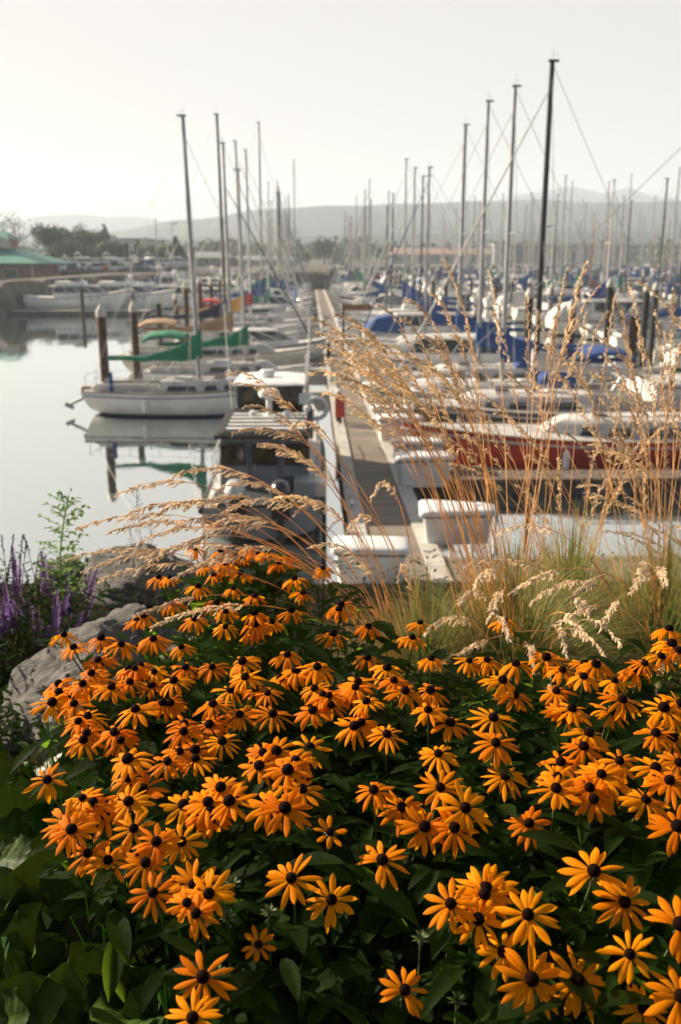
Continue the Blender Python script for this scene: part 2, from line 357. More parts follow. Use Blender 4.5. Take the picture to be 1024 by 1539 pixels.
for i, (px, pt, Y, wp, lab, kd, lf, n) in enumerate(TREES):
    p = at_y(px, pt, Y); wd = wp*Y/FPX*1.04; h = p.z-3.4
    tree(kd, wd*1.35, h*1.17, n, .36 if n > 600 else .3, 40+i, lf, lab, (p.x, Y, 3.4))
rnd = random.Random(5); mb = MB(); cm = [crown_mesh(1, 1, 60, .13, 90+k) for k in range(4)]
for k in range(520):
    Y = rnd.uniform(340, 760); X = rnd.uniform(-.50, .55)*Y; s = rnd.uniform(7, 12); cz = rnd.choice(cm); a = rnd.uniform(0, 6)
    if -75 < X < -5 and Y < 240: continue
    mb.add([(X+(x*math.cos(a)-y*math.sin(a))*s*1.3, Y+(x*math.sin(a)+y*math.cos(a))*s*1.3, 2.6+z*s) for x, y, z in cz.v], cz.f)
tag(mb.build('woodland', 'tree_leaf', smooth=False), 'hazy band of trees along the far shore under the hills', 'woodland', kind='stuff')
# ================================================================== BUILDINGS ON THE SHORE
p = at_y(20, 410, 150); bx = p.x
t = thing('pavilion', 'waterside building with green hipped roof, arched gable and reddish walls at the left edge', 'building', (at_y(-52, 400, 152).x, 152, 2.1), R(-4))
MB().box((0, 0, 1.55), (26, 12, 3.1)).build('wall', 'brick_wall', t)
mb = MB(); e, r = 1.6, 3.5
mb.rings([[(-13-e, -6-e, 2.9), (13+e, -6-e, 2.9), (13+e, 6+e, 2.9), (-13-e, 6+e, 2.9)], [(-13-e, -6-e, 3.1), (13+e, -6-e, 3.1), (13+e, 6+e, 3.1), (-13-e, 6+e, 3.1)], [(-9, -1.5, 5.3), (8.4, -1.5, 5.3), (8.4, 1.5, 5.3), (-9, 1.5, 5.3)]])
rf = mb.build('roof', 'green_roof', t, smooth=False)
mb = MB(); mb.box((2.5, 0, 5.7), (11, 4, 1.8)); mb.build('clerestory', 'brick_wall', t)
mb = MB(); mb.rings([[(-4, -2.8, 6.6), (8.6, -2.8, 6.6), (8.6, 2.8, 6.6), (-4, 2.8, 6.6)], [(-3, -.1, 7.8), (7.2, -.1, 7.8), (7.2, .1, 7.8), (-3, .1, 7.8)]]); mb.build('upper_roof', 'green_roof', t, smooth=False)
prof = [(1.5*math.cos(R(a))+7.4, -3.1, 5.3+1.7*math.sin(R(a))) for a in range(0, 181, 15)]
mb = MB(); mb.rings([prof, [(x, y+.4, z) for x, y, z in prof]]); mb.build('gable', 'pale_wall', t)
for k, xx in enumerate((-10, -6.4, -2.8, .8, 4.4, 9.8)):
    if k == 4: continue
    f = MB().box((xx, -6.05, 1.6), (2.4, .16, 1.5)).build('window', 'cap_white', t); MB().box((xx, -6.15, 1.6), (2.1, .06, 1.2)).build('pane', 'dark_glass', f)
MB().box((6.2, -6.9, 2.25), (2.6, .2, 1.5)).build('sign_board', 'gelcoat', t)
for xx in (-13.6, -7, 0, 7, 13.6): MB().tube([(xx, -7.1, 0), (xx, -7.1, 2.9)], .14, 8).build('post', 'cap_white', t)
def house(label, px0, px1, ptop, Y, wallm, roofm, flat=False, dz=0):
    a, b = at_y(px0, ptop, Y), at_y(px1, ptop, Y); wd = b.x-a.x; hh = a.z-3.4; t = thing('building', label, 'building', ((a.x+b.x)/2, Y+6, 3.4))
    wh = hh*.9 if flat else hh*.6
    MB().box((0, 0, wh/2), (wd, 11, wh)).build('wall', wallm, t)
    mb = MB()
    if flat: mb.box((0, 0, wh+(hh-wh)/2), (wd+1, 12, hh-wh))
    else: mb.rings([[(-wd/2-.5, -6.2, wh), (wd/2+.5, -6.2, wh), (wd/2+.5, 6.2, wh), (-wd/2-.5, 6.2, wh)], [(-wd/2+.8, -.2, hh), (wd/2-.8, -.2, hh), (wd/2-.8, .2, hh), (-wd/2+.8, .2, hh)]])
    mb.build('roof', roofm, t, smooth=False)
    n = max(2, int(wd/4))
    for k in range(n):
        x = -wd/2+wd*(k+.5)/n; f = MB().box((x, -5.53, wh*.55), (1.6, .12, 1.2)).build('window', 'cap_white', t); MB().box((x, -5.61, wh*.55), (1.3, .06, .95)).build('pane', 'dark_glass', f)
    return t
house('pale low house with a gabled roof beyond the parked boats, among the trees', 140, 170, 352, 300, 'pale_wall', 'grey_roofing')
house('long flat-topped pale building half hidden by trees, right of the low house', 172, 218, 358, 320, 'pale_wall', 'grey_roofing', True)
house('wide dark grey-roofed shed seen behind the masts, left of the main pier', 276, 345, 378, 260, 'grey_roofing', 'grey_roofing')
house('pale grey boat shed with shallow roof behind the left sailing boats', 350, 440, 384, 270, 'pale_wall', 'grey_roofing')
house('long low building with pinkish roof beyond the middle of the marina', 590, 740, 372, 345, 'grey_roofing', 'pink_roof')
house('very long pale low roof beyond the masts at the right edge', 745, 1060, 366, 370, 'grey_roofing', 'cap_white', True)
# lamp poles
def pole(px, pt, Y, lab):
    p = at_y(px, pt, Y); t = thing('lamp_pole', lab, 'lamp pole', (p.x, Y, 3.4)); h = p.z-3.4
    MB().tube([(0, 0, 0), (0, 0, h)], [.16, .09], 8).build('pole', 'steel', t); MB().box((.5, 0, h), (1.3, .35, .18)).build('lamp_head', 'grey_roofing', t)
pole(258, 336, 190, 'tall thin lamp pole standing beside the dark evergreen')
pole(195, 372, 185, 'short lamp pole left of the tall one, before the pale building')
# cars
def car(label, p, rz, paint, van=False):
    t = thing('parked_car', label, 'car', p, rz, 'cars parked on the far left shore')
    hh = .95; prof = [(-2.1, .35), (-2.15, .8), (-1.4, .9), (1.1, .92), (2.0, .75), (2.15, .4)]
    mb = MB(); mb.rings([[(x, y, .32) for x, y in ((-2.15, -.8), (2.15, -.8), (2.15, .8), (-2.15, .8))], [(x, y, .6) for x, y in ((-2.2, -.88), (2.2, -.88), (2.2, .88), (-2.2, .88))], [(x, y, .88) for x, y in ((-2.1, -.84), (2.05, -.8), (2.05, .8), (-2.1, .84))]])
    mb.build('body', 'paint_'+paint, t)
    rx = -2.0 if van else -1.7; zt = 1.85 if van else 1.42
    mb = MB(); mb.rings([[(rx, -.78, .88), (1.1, -.78, .88), (1.1, .78, .88), (rx, .78, .88)], [(rx+.35, -.64, zt), (.45, -.64, zt), (.45, .64, zt), (rx+.35, .64, zt)]])
    mb.build('window', 'dark_glass', t)
    MB().box(((rx+.8)/2, 0, zt+.02), (.45-rx-.3, 1.3, .06)).build('roof', 'paint_'+paint, t)
    for x in (-1.35, 1.35):
        for y in (-.82, .82): MB().lathe((x, y-.1, .33), [(.01, 0), (.33, 0), (.33, .2), (.01, .2)], 12, ax=(0, 1, 0)).build('wheel', 'tyre', t)
cl = ['white', 'white', 'silver', 'blue', 'white', 'red', 'silver', 'orange', 'black', 'white', 'silver', 'white', 'blue', 'white', 'silver', 'white']
for i, c in enumerate(cl):
    px = 82+i*10.5; Y = 160+(i % 3)*6+i*.6; p = at_y(px, 405, Y)
    car('%s parked %s, %s from left above the moored cruisers' % (c, 'van' if i % 4 == 1 else 'car', ORD[i]), (p.x, Y, 3.66), R(80+(i*37) % 25), c, i % 4 == 1)
# ================================================================== PIERS
def pier(name, label, u0, u1, v0, v1, kerb=.36, ztop=.45):
    t = thing(name, label, 'pier', W((u0+u1)/2, v0), -PZ*0+PA*-1*0, None); t.rotation_euler = (0, 0, -PA)
    wd = u1-u0; Lg = v1-v0
    MB().box((0, Lg/2, (ztop-.06)/2-.12), (wd-.1, Lg-.1, ztop+.12)).build('float', 'float', t, smooth=False)
    MB().box((0, Lg/2, ztop-.02), (wd-2*kerb, Lg, .06)).build('walkway', 'planks', t, smooth=False)
    for s in (-1, 1): MB().box((s*(wd/2-kerb/2), Lg/2, ztop), (kerb, Lg, .12)).build('kerb', 'kerb', t, smooth=False)
    return t
pier('main_pier', 'main floating pier with brown walkway between two pale kerbs running to the distance', .8, 2.55, 13.5, 235)
def finger(u0, u1, v, wd=.9, label='', group='narrow finger piers', cat='pier', m='kerb'):
    t = thing('finger_pier', label, cat, W(u0, v), -PA, group)
    Lg = u1-u0
    MB().box((Lg/2, 0, .12), (abs(Lg), wd-.08, .5)).build('float', 'float', t, smooth=False)
    MB().box((Lg/2, 0, .42), (abs(Lg), wd, .07)).build('deck', m, t, smooth=False); return t
mat('finger_wood', (.17, .13, .10), .9, var=.3, nscale=4, bump=.4, bscale=12)
finger(2.56, 26, 16.7, 1.5, 'wide wooden finger pier crossing in front at lower right behind the tall grass', m='planks')
finger(2.56, 12.5, 24.6, 1.1, 'dark weathered finger pier alongside the red-hulled boat', m='finger_wood')
# ================================================================== PILES
def pile(p, h=4.2, r=.17, m='pile_wood', label='', cap=True, group='mooring piles', name='mooring_pile'):
    t = thing(name, label, 'pile', (p[0], p[1], 0), random.uniform(0, 6), group)
    MB().tube([(0, 0, -1.5), (0, 0, h*.5), (0, 0, h-.02)], [r*1.08, r, r*.97], 12).build('post', m, t)
    if cap: MB().lathe((0, 0, h), [(r*1.12, -.22), (r*1.16, -.2), (r*1.14, 0), (.03, .3), (.005, .31)], 14).build('cap', 'cap_white', t)
    return t
def pile_px(px, pt, Y, label, **k):
    p = at_y(px, pt, Y); return pile((p.x, Y), p.z-(.3 if k.get('cap', True) else 0), label=label, **k)
pile_px(151, 457, 39.5, 'brown pile with white cone cap behind the white sailboat, nearest of the left piles', r=.19)
pile_px(200, 452, 46, 'brown wooden pile with white cone cap, second from left beyond the white sailboat', r=.18)
pile_px(238, 456, 58, 'dark capless pile right of two white-capped ones', m='pile_dark', cap=False, r=.19)
pile_px(264, 441, 80, 'white-capped reddish pile beside the white mast of the green-covered sailboat', r=.22)
pile_px(122, 430, 100, 'thin dark pile standing in front of the moored white cruiser at left', m='pile_dark', cap=False, r=.2)
pile_px(199, 431, 96, 'thin capped pile before the bows of the left cruisers', m='pile_dark', r=.14)
pile_px(306, 440, 96, 'short pile left of the black mast', r=.2)
pile_px(319, 436, 105, 'short pile just left of the black mast, right of its twin', r=.2)
pile_px(956, 455, 38.5, 'thick dark pile with pale cap seen through the tall grass, second from the right edge', r=.19)
pile_px(861, 449, 42.0, 'thick reddish pile seen through the tall grass right of the black mast', r=.18)
pile_px(797, 432, 50, 'dark pile with pale square cap left of the black mast', m='pile_dark', r=.2)
pile_px(974, 424, 55, 'tall dark pile near the right edge behind the thick capped one', m='pile_dark', r=.19)
pile_px(918, 418, 58, 'tall dark pile between the tallest grass plumes and the right edge', m='pile_dark', r=.19)
pile_px(715, 462, 62, 'dark pile left of the grey mast with the blue cover', m='pile_dark', r=.2)
# ================================================================== BOATS
def hull_rings(L, B, F, transom=.72, rake=.16, keel=-.45, n=15, full=.42, sheer=.35, srake=.04, power=2.6):
    rs = []
    for i in range(n):
        t = i/(n-1)
        if t < full: b = transom+(1-transom)*math.sin(t/full*math.pi/2)
        else: b = math.cos(((t-full)/(1-full))**1.25*math.pi/2)
        b = max(b, .015)*B/2
        zs = F*(1+sheer*(abs(t-.35)/.65)**2.0*(1 if t > .35 else .5))
        zk = keel*(1-(abs(t-.45)/.55)**2.4)+.0+(.28*F*((.15-t)/.15) if t < .15 else 0)
        if t > .9: zk += (t-.9)/.1*.25*F
        half = []
        zk = min(zk, zs-.06); lo = max(.10, zk+.02); lv = [zs+(lo-zs)*q for q in (0, .12, .3, .5, .7, .86, 1)]
        lv += [max(0.0, zk+.015), zk*.35 if zk < 0 else zk+.01, zk*.75 if zk < 0 else zk+.005, zk]
        for z in lv:
            q = (zs-z)/(zs-zk); y = b*max(0, 1-q**power)**.75
            x = -L/2+L*t-(rake*L*max(0, t-.55)/.45)*((zs-z)/(zs-keel))**1.0*.9+srake*L*(1-min(1, t/.15))*((zs-z)/(zs-keel))
            half.append((x, y, z))
        rs.append((half, zs, b))
    return rs
def build_hull(t, L, B, F, mats, **k):
    rs = hull_rings(L, B, F, **k); vs, fs, ms = [], [], []
    ring = []
    for half, zs, b in rs:
        r = [(x, -y, z) for x, y, z in half]+[(x, y, z) for x, y, z in half[-2::-1]]; ring.append(r)
    n = len(ring[0]); mb = MB()
    for r in ring: mb.v += r
    for i in range(len(ring)-1):
        for j in range(n-1):
            a = i*n+j; f = (a, a+n, a+n+1, a+1); z = sum(mb.v[q][2] for q in f)/4
            mb.f.append(f); jj = min(j, n-2-j); mb.m.append(2 if jj >= 7 else (1 if jj == 6 else 0))
    mb.f.append(tuple(range(n))); mb.m.append(0); mb.f.append(tuple(range((len(ring)-1)*n, len(ring)*n))[::-1]); mb.m.append(0)
    h = mb.build('hull', mats, t)
    d = MB()
    for half, zs, b in rs:
        x = half[0][0]; d.v += [(x, -b+.01, zs-.015), (x, 0, zs+.05*B/2), (x, b-.01, zs-.015)]
    for i in range(len(rs)-1):
        for j in range(2): a = i*3+j; d.f.append((a, a+3, a+4, a+1)); d.m.append(0)
    d.build('deck', 'deck_white', t)
    return rs
def rail_along(rs, L, off, z, r, sides=(-1, 1), i0=0, i1=None):
    mb = MB(); rr = rs[i0:i1]
    for s in sides: mb.tube([(h[0][0], s*(b+off), zs+z) for h, zs, b in rr], r, 5)
    return mb
def sailboat(label, loc, rz, cx=0, L=9.0, B=None, F=.85, hull='gelcoat', stripe='navy_paint', bottom='antifoul', cover='blue', mast_h=12.0, mast='alu', mr=.075, detail=2, furl='white', dodger=None, bimini=None, cabin='deck_white', mx=.07, seed=0, group='sailing boats moored in the marina', cover_h=.75, rub=None, lean=0, name='sailboat', boom=True, glass='dark_glass', fs_frac=.93):
    rnd = random.Random(seed); B = B or L*.32; t = thing(name, label, 'sailboat', loc, rz, group)
    mi = [hull, stripe, bottom]; rs = build_hull(t, L, B, F, mi, n=15 if detail else 9)
    def zs(x): return F*(1+.35*(abs((x/L+.5)-.35)/.65)**2.0*(1 if x/L+.5 > .35 else .5))
    # cabin trunk
    x0, x1 = (-.14+cx)*L, (.30+cx)*L; cz = F+.02; ch = .42 if L < 10 else .5
    def cab(x, k, z): # ring
        return [(x, -k, z), (x, k, z)]
    prof = [(x0, .60, 0), (x0+.02*L, .60, 0)]
    mb = MB(); low = [(x0, -.30*B), (x0+.12*L, -.33*B), (x1-.12*L, -.27*B), (x1, -.13*B), (x1, .13*B), (x1-.12*L, .27*B), (x0+.12*L, .33*B), (x0, .30*B)]
    def lv(k, z, sh): return [(x*1.0+(sh if x > x1-.02 else 0), y*k, zs(x)*.5+cz*.5+z) for x, y in low]
    mb.rings([lv(1.0, -.05, .0), lv(.93, ch*.72, -.05*L), lv(.84, ch*.96, -.075*L), lv(.5, ch*1.06, -.10*L)])
    cb = mb.build('cabin', cabin, t)
    if detail:
        for s in (-1, 1):
            for a, b_ in ((.02, .34), (.42, .56), (.62, .72)) if detail > 1 else ((.05, .6),):
                w1 = MB()
                rows_ = []
                for c_ in range(9):
                    col_ = []
                    for zz in (.20, .62):
                        q = a+(b_-a)*c_/8; q = q+(.02 if zz > .5 and c_ == 0 else (-.02 if zz > .5 and c_ == 8 else 0)); x = x0+(x1-x0)*(q+.05)
                        yb = .33*B if x < x1-.12*L else .27*B
                        xs_ = [(x0, .30*B), (x0+.12*L, .33*B), (x1-.12*L, .27*B), (x1, .13*B)]
                        for (xa, ya), (xb, yb2) in zip(xs_, xs_[1:]):
                            if xa <= x <= xb: yb = ya+(yb2-ya)*(x-xa)/(xb-xa)
                        col_.append((x, s*(yb*(1.0-.07*(zz/.72))+.03), zs(x)*.5+cz*.5-.05+(ch*.72+.05)*zz/.72))
                    rows_.append(col_)
                for c_ in range(8): w1.add([rows_[c_][0], rows_[c_+1][0], rows_[c_+1][1], rows_[c_][1]], [(0, 1, 2, 3) if s < 0 else (3, 2, 1, 0)])
                o_ = [v for v in w1.v]
                w1.build('window', glass, cb, smooth=False)
        MB().box((x0+.10*L, 0, cz+ch*1.06+.03), (.75, .7, .07), top=.9).build('hatch', 'deck_white', cb)
        if detail > 1: MB().box((x1-.17*L, 0, zs(x1)*.5+cz*.5+ch*1.0), (.5, .5, .06), top=.9).build('hatch', 'grey_roof', cb)
    if detail > 1:
        for s in (-1, 1):
            g = MB(); gy = s*.21*B; k = [(x0+.14*L+(x1-.12*L-x0-.16*L)*q, gy, zs(x0)*.5+cz*.5+ch*1.03) for q in (0, .33, .66, 1)]
            g.tube([(x, y, z+.09) for x, y, z in k], .02, 6)
            for x, y, z in k: g.tube([(x, y, z-.04), (x, y, z+.09)], .018, 6)
            g.build('grab_rail', 'teak', cb)
            v = MB(); v.tube([(x1-.14*L, s*.12*B, zs(x1)*.5+cz*.5+ch*.8), (x1-.14*L, s*.12*B, zs(x1)*.5+cz*.5+ch+.22), (x1-.14*L+.14, s*.12*B, zs(x1)*.5+cz*.5+ch+.26)], [.04, .045, .07], 8); v.build('vent', 'steel', cb)
            MB().lathe((x0-.5, s*.24*B, F+.30), [(.07, 0), (.055, .04), (.055, .1), (.075, .13), (.02, .14)], 12).build('winch', 'steel', t)
        MB().box((x0+.02, 0, cz+.2), (.06, .6, ch*1.2)).build('companionway', 'teak', cb)
        mb = MB(); xb_ = rs[-1][0][0][0]; mb.tube([(xb_-.5, .1, rs[-1][1]+.06), (xb_+.12, .1, rs[-1][1]+.03), (xb_+.16, .1, rs[-1][1]-.2)], .025, 6); mb.build('anchor', 'steel', t)
    # cockpit
    mb = MB(); cx0, cx1 = -.45*L, x0; cw = .24*B
    for s in (-1, 1): mb.box(((cx0+cx1)/2, s*cw, F+.17), (cx1-cx0, .16, .3), top=.93)
    mb.box((cx0, 0, F+.12), (.14, cw*2, .22)); mb.build('coaming', cabin, t)
    MB().box(((cx0+cx1)/2, 0, F+.075), (cx1-cx0-.1, cw*2-.14, .02)).build('cockpit_floor', 'teak' if detail else 'grey_dark', t, smooth=False)
    # rig
    mxx = mx*L; zb = zs(mxx)*.5+cz*.5+ch; top = mast_h
    lx = -lean*top; m_ = MB(); m_.tube([(mxx, 0, zb-.3), (mxx+lx*.5, 0, top*.55), (mxx+lx, 0, top)], [mr, mr*.97, mr*.8], 10 if detail else 6)
    m_.box((mxx+lx-.05, 0, top+.02), (.34, .12, .07)); ma = m_.build('mast', mast, t)
    sp = MB(); hs = zb+(top-zb)*.52
    for s in (-1, 1): sp.tube([(mxx, 0, hs), (mxx-.12, s*B*.27, hs+.05)], .022, 5)
    sp.build('spreader', mast, ma)
    if detail > 1:
        a = MB(); a.tube([(mxx+lx, .05, top), (mxx+lx, .05, top+.38)], .006, 4); a.tube([(mxx+lx, .05, top+.2), (mxx+lx-.16, .05, top+.2)], .006, 4); a.build('wind_vane', 'wire', ma)
    rg = MB(); wr = .009 if detail > 1 else .010; bow = rs[-1]; bx, bz = bow[0][0][0]-.1, bow[1]; st = rs[0]; sx = st[0][0][0]+.1
    for s in (-1, 1):
        rg.tube([(mxx+lx*.9, 0, top-.1), (mxx-.12, s*B*.27, hs+.05), (mxx-.1, s*B*.47, zs(mxx))], wr, 4, cap=False)
        rg.tube([(mxx, 0, hs-.1), (mxx-.3, s*B*.46, zs(mxx))], wr, 4, cap=False)
    rg.tube([(mxx+lx, 0, top-.05), (sx, 0, st[1])], wr, 4, cap=False)
    rg.build('rigging', 'wire', t)
    fs = MB(); zt = zb+(top-zb)*fs_frac; a = Vector((bx, 0, bz+.25)); b_ = Vector((mxx+lx*.9, 0, zt))
    if furl: fs.tube([a, a+(b_-a)*.08, a+(b_-a)*.5, a+(b_-a)*.94, b_], [.02, .045, .036, .022, .012] if detail > 1 else [.02, .045, .036, .02, .012], 7); fs.build('furled_jib', 'canvas_'+furl if furl in ('white', 'blue', 'navy', 'tan') else furl, t)
    else: fs.tube([a, b_], wr*1.2, 4); fs.build('forestay', 'wire', t)
    if boom:
        bz2 = zb+.85; be = -.40*L; MB().tube([(mxx-.05, 0, bz2), (be, 0, bz2+.05)], .055, 7).build('boom', mast, t)
        if cover:
            rr = []; n = 11
            for i in range(n):
                q = i/(n-1); x = mxx+.14-(mxx+.14-be)*q; hgt = cover_h*(1-q)**3.4*1.15+.30-.14*q; wd = .17+.05*math.sin(q*9)*.3-.05*q
                if q < .05: wd = .12
                dr = -.10*math.sin(q*3.14)+.05*math.sin(q*16+seed)+.03*math.sin(q*37+seed*2)
                rr.append([(x+(0.10*hgt if q < .3 else 0)*0, wd*math.cos(2*math.pi*k/10), bz2-.10+hgt*.5+dr*.5+hgt*.5*math.sin(2*math.pi*k/10)) for k in range(10)])
            MB().rings(rr).build('sail_cover', 'canvas_'+cover, t)
    if dodger:
        rr = []
        for x, h_, w_ in ((x0+.9, .30, .8), (x0+.35, .62, .95), (x0-.25, .72, 1.0), (x0-.6, .70, 1.0)):
            rr.append([(x, w_*.30*B*math.cos(R(a_)), cz+ch*.5+h_*math.sin(R(a_))**.6) for a_ in range(0, 181, 20)])
        MB().rings(rr, cap=False, closed=False).build('spray_hood', 'canvas_'+dodger, t)
    if bimini:
        rr = []
        for x, h_ in ((x0-.8, 1.75), (x0-1.5, 1.92), (x0-2.4, 1.85), (x0-2.8, 1.65)):
            rr.append([(x, .36*B*math.cos(R(a_)), F+h_-.25+.28*math.sin(R(a_))**.7) for a_ in range(0, 181, 20)])
        MB().rings(rr, cap=False, closed=False).build('bimini', 'canvas_'+bimini, t)
        fr = MB()
        for x in (x0-.8, x0-2.6):
            for s in (-1, 1): fr.tube([(x, s*.36*B, F+1.45), (x0-1.7, s*.38*B, F+.1)], .014, 5)
        fr.build('bimini_frame', 'steel', t)
    if rub: rail_along(rs, L, .012, -.16, .035).build('rub_rail', rub, t)
    rail_along(rs, L, .0, .012, .028).build('toe_rail', 'teak' if detail > 1 and rnd.random() < .6 else 'alu', t)
    if detail > 1:
        pr = MB(); n = len(rs)
        for s in (-1, 1):
            for i in range(1, n-2, 2):
                h_, z_, b2 = rs[i]; pr.tube([(h_[0][0], s*(b2-.06), z_), (h_[0][0], s*(b2-.06), z_+.6)], .012, 5)
            for zz in (.32, .6): pr.tube([(h_[0][0], s*(b2-.06), z_+zz) for h_, z_, b2 in rs[1:n-2]], .006, 4)
            h_, z_, b2 = rs[n-3]
            pr.tube([(h_[0][0], s*(b2-.06), z_+.6), (bx-.1, s*.18, bz+.62), (bx+.18, 0, bz+.64)], .015, 6)
            pr.tube([(bx-.25, s*.2, bz), (bx-.1, s*.18, bz+.62)], .014, 5)
            pr.tube([(sx+.1, s*B*.33, F), (sx+.05, s*B*.33, F+.65), (sx-.02, 0, F+.66)], .015, 6)
        pr.build('guard_rail', 'steel', t)
        fd = MB()
        for xx in (-.2*L, .1*L, .28*L):
            i = min(range(n), key=lambda q: abs(rs[q][0][0][0]-xx)); s = rnd.choice((-1, 1))
            fd.lathe((xx, s*(rs[i][2]+.1), F-.75), [(.02, 0), (.1, .06), (.11, .3), (.1, .5), (.02, .58)], 10)
        fd.build('fender', 'gelcoat', t)
    return t
def cruiser(label, loc, rz, L=10.0, B=3.2, F=1.15, hull='gelcoat', stripe='navy_paint', fly=True, canvas=None, detail=2, group='motor cruisers moored in the marina', name='motor_cruiser', roofm='deck_white', arch=True, sleek=False):
    t = thing(name, label, 'motor boat', loc, rz, group)
    rs = build_hull(t, L, B, F, [hull, stripe, 'antifoul'], transom=.9, rake=.16, full=.5, sheer=.5, srake=0, n=15 if detail else 9)
    x0, x1 = -.22*L, .26*L; z0 = F+.05; hc = 1.25 if not sleek else .95; sl = .13*L if sleek else .09*L
    def ring(z, k, xa, xb): return [(xa, -.40*B*k, z), (xb-.10*L, -.37*B*k, z), (xb, -.20*B*k, z), (xb, .20*B*k, z), (xb-.10*L, .37*B*k, z), (xa, .40*B*k, z)]
    ps = MB(); ps.rings([ring(z0-.1, 1, x0, x1+.04*L), ring(z0+.34*hc, .97, x0, x1), ring(z0+.36*hc, .97, x0, x1-.004*L)])
    MB().rings([ring(z0+.36*hc, .955, x0+.02, x1-.005*L), ring(z0+.88*hc, .88, x0+.12, x1-sl)]).build('window', 'dark_glass', t)
    for q in (0, .33, .66, 1):
        for s in (-1, 1):
            xa = x0+.02+(x1-.105*L-x0)*q; xb = x0+.12+(x1-.10*L-sl-x0-.1)*q
            ps.tube([(xa, s*.40*B*.96, z0+.36*hc), (xb, s*.39*B*.885, z0+.9*hc)], .045, 6)
    for s in (-1, 0, 1): ps.tube([(x1, s*.2*B*.95, z0+.36*hc), (x1-sl+.01, s*.2*B*.88, z0+.9*hc)], .035, 6)
    ps.build('cabin', 'gelcoat', t)
    MB().rings([ring(z0+.88*hc, .93, x0-.5, x1-sl+.1), ring(z0+.93*hc, .95, x0-.55, x1-sl+.16), ring(z0+1.0*hc, .86, x0-.45, x1-sl-.05)]).build('roof', roofm, t)
    if fly:
        z2 = z0+hc; fx0, fx1 = x0+.2, x1-sl-.09*L
        MB().rings([ring(z2, .80, fx0-.02, fx1), ring(z2+.42, .82, fx0, fx1-.1), ring(z2+.44, .70, fx0+.06, fx1-.3)]).build('flybridge', 'gelcoat', t)
        MB().rings([ring(z2+.44, .70, fx1-.8, fx1-.35), ring(z2+.72, .66, fx1-.95, fx1-.7)]).build('windscreen', 'dark_glass', t)
    if arch:
        a = MB(); zt = z0+hc+(1.15 if fly else .45)
        a.tube([(x0+.2, -.36*B, z0+.3), (x0-.2, -.36*B, zt-.15), (x0-.25, -.28*B, zt), (x0-.25, .28*B, zt), (x0-.2, .36*B, zt-.15), (x0+.2, .36*B, z0+.3)], .07, 8)
        a.lathe((x0-.25, 0, zt+.03), [(.2, 0), (.3, .05), (.3, .16), (.2, .24), (.01, .27)], 14); a.tube([(x0-.25, .6, zt), (x0-.5, .6, zt+1.6)], .012, 4); a.build('radar_arch', 'gelcoat', t)
    if canvas:
        rr = []
        for x, h_ in ((x0, 1.1), (x0-.9, 1.15), (x0-1.8, 1.0), (x0-2.5, .45), (x0-2.7, .1)):
            rr.append([(x, .42*B*math.cos(R(a_)), F+h_*min(1, math.sin(R(a_))*1.8)) for a_ in range(0, 181, 20)])
        MB().rings(rr, cap=False, closed=False).build('cockpit_cover', 'canvas_'+canvas, t)
    rail_along(rs, L, .01, -.10, .04).build('rub_rail', stripe, t)
    if detail > 1:
        mb = MB()
        for s in (-1, 1):
            k = [(h[0][0]-.05, s*(b-.08), z) for h, z, b in rs[6:-1]]
            mb.tube([(x, y, z+.6) for x, y, z in k]+[(rs[-1][0][0][0]-.1, 0, rs[-1][1]+.62)], .017, 6)
            for x, y, z in k[::1]: mb.tube([(x, y, z), (x, y, z+.6)], .013, 5)
        mb.build('bow_rail', 'steel', t)
        pw = MB()
        for s in (-1, 1):
            for q in (.55, .63, .71):
                i = q*L-L/2; bb = B/2*.97; j = min(range(len(rs)), key=lambda a_: abs(rs[a_][0][0][0]-i)); h_, z_, b2 = rs[j]
                pw.lathe((h_[1][0], s*(h_[2][1]-.01), z_-.42), [(.001, .03), (.11, .03), (.13, 0)], 10, ax=(0, s, 0))
        pw.build('porthole', 'dark_glass', t)
    return t
RB, LB = -PA+math.pi, -PA     # bow towards the main pier for the right and left berths
# ---- near left: white sailing boat with the green cover
a = at_z(122, 617, .3); L1 = 8.6
t = sailboat('white sailboat with green sail cover and stern outboard, reflected in the water at left', (a.x+L1/2, 37.9, 0), R(-1), L=L1, F=.95, cover='green', mast_h=at_y(268, 175, 38).z, mast='alu', mr=.095, furl=None, mx=.03, seed=1, cover_h=.85, rub='alu', lean=.021, group=None)
mb = MB(); mb.tube([(-L1/2+.1, -.35, .82), (-L1/2-.2, -.35, .62), (-L1/2-.78, -.35, .36)], [.06, .075, .05], 8); mb.box((-L1/2-.70, -.35, .33), (.34, .10, .16), ry=R(25)); mb.lathe((-L1/2-.86, -.35, .40), [(.01, -.03), (.09, -.02), (.09, .02), (.01, .03)], 8, ax=(1, 0, -.5))
ob = mb.build('outboard_motor', 'alu', t); MB().box((-L1/2+.02, -.35, .98), (.42, .28, .3), top=.75).build('cowling', 'brown_mast', ob)
MB().box((-L1/2+1.15, -.75, 1.35), (.14, .12, .8), top=.8).build('rolled_cover', 'canvas_blue', t)
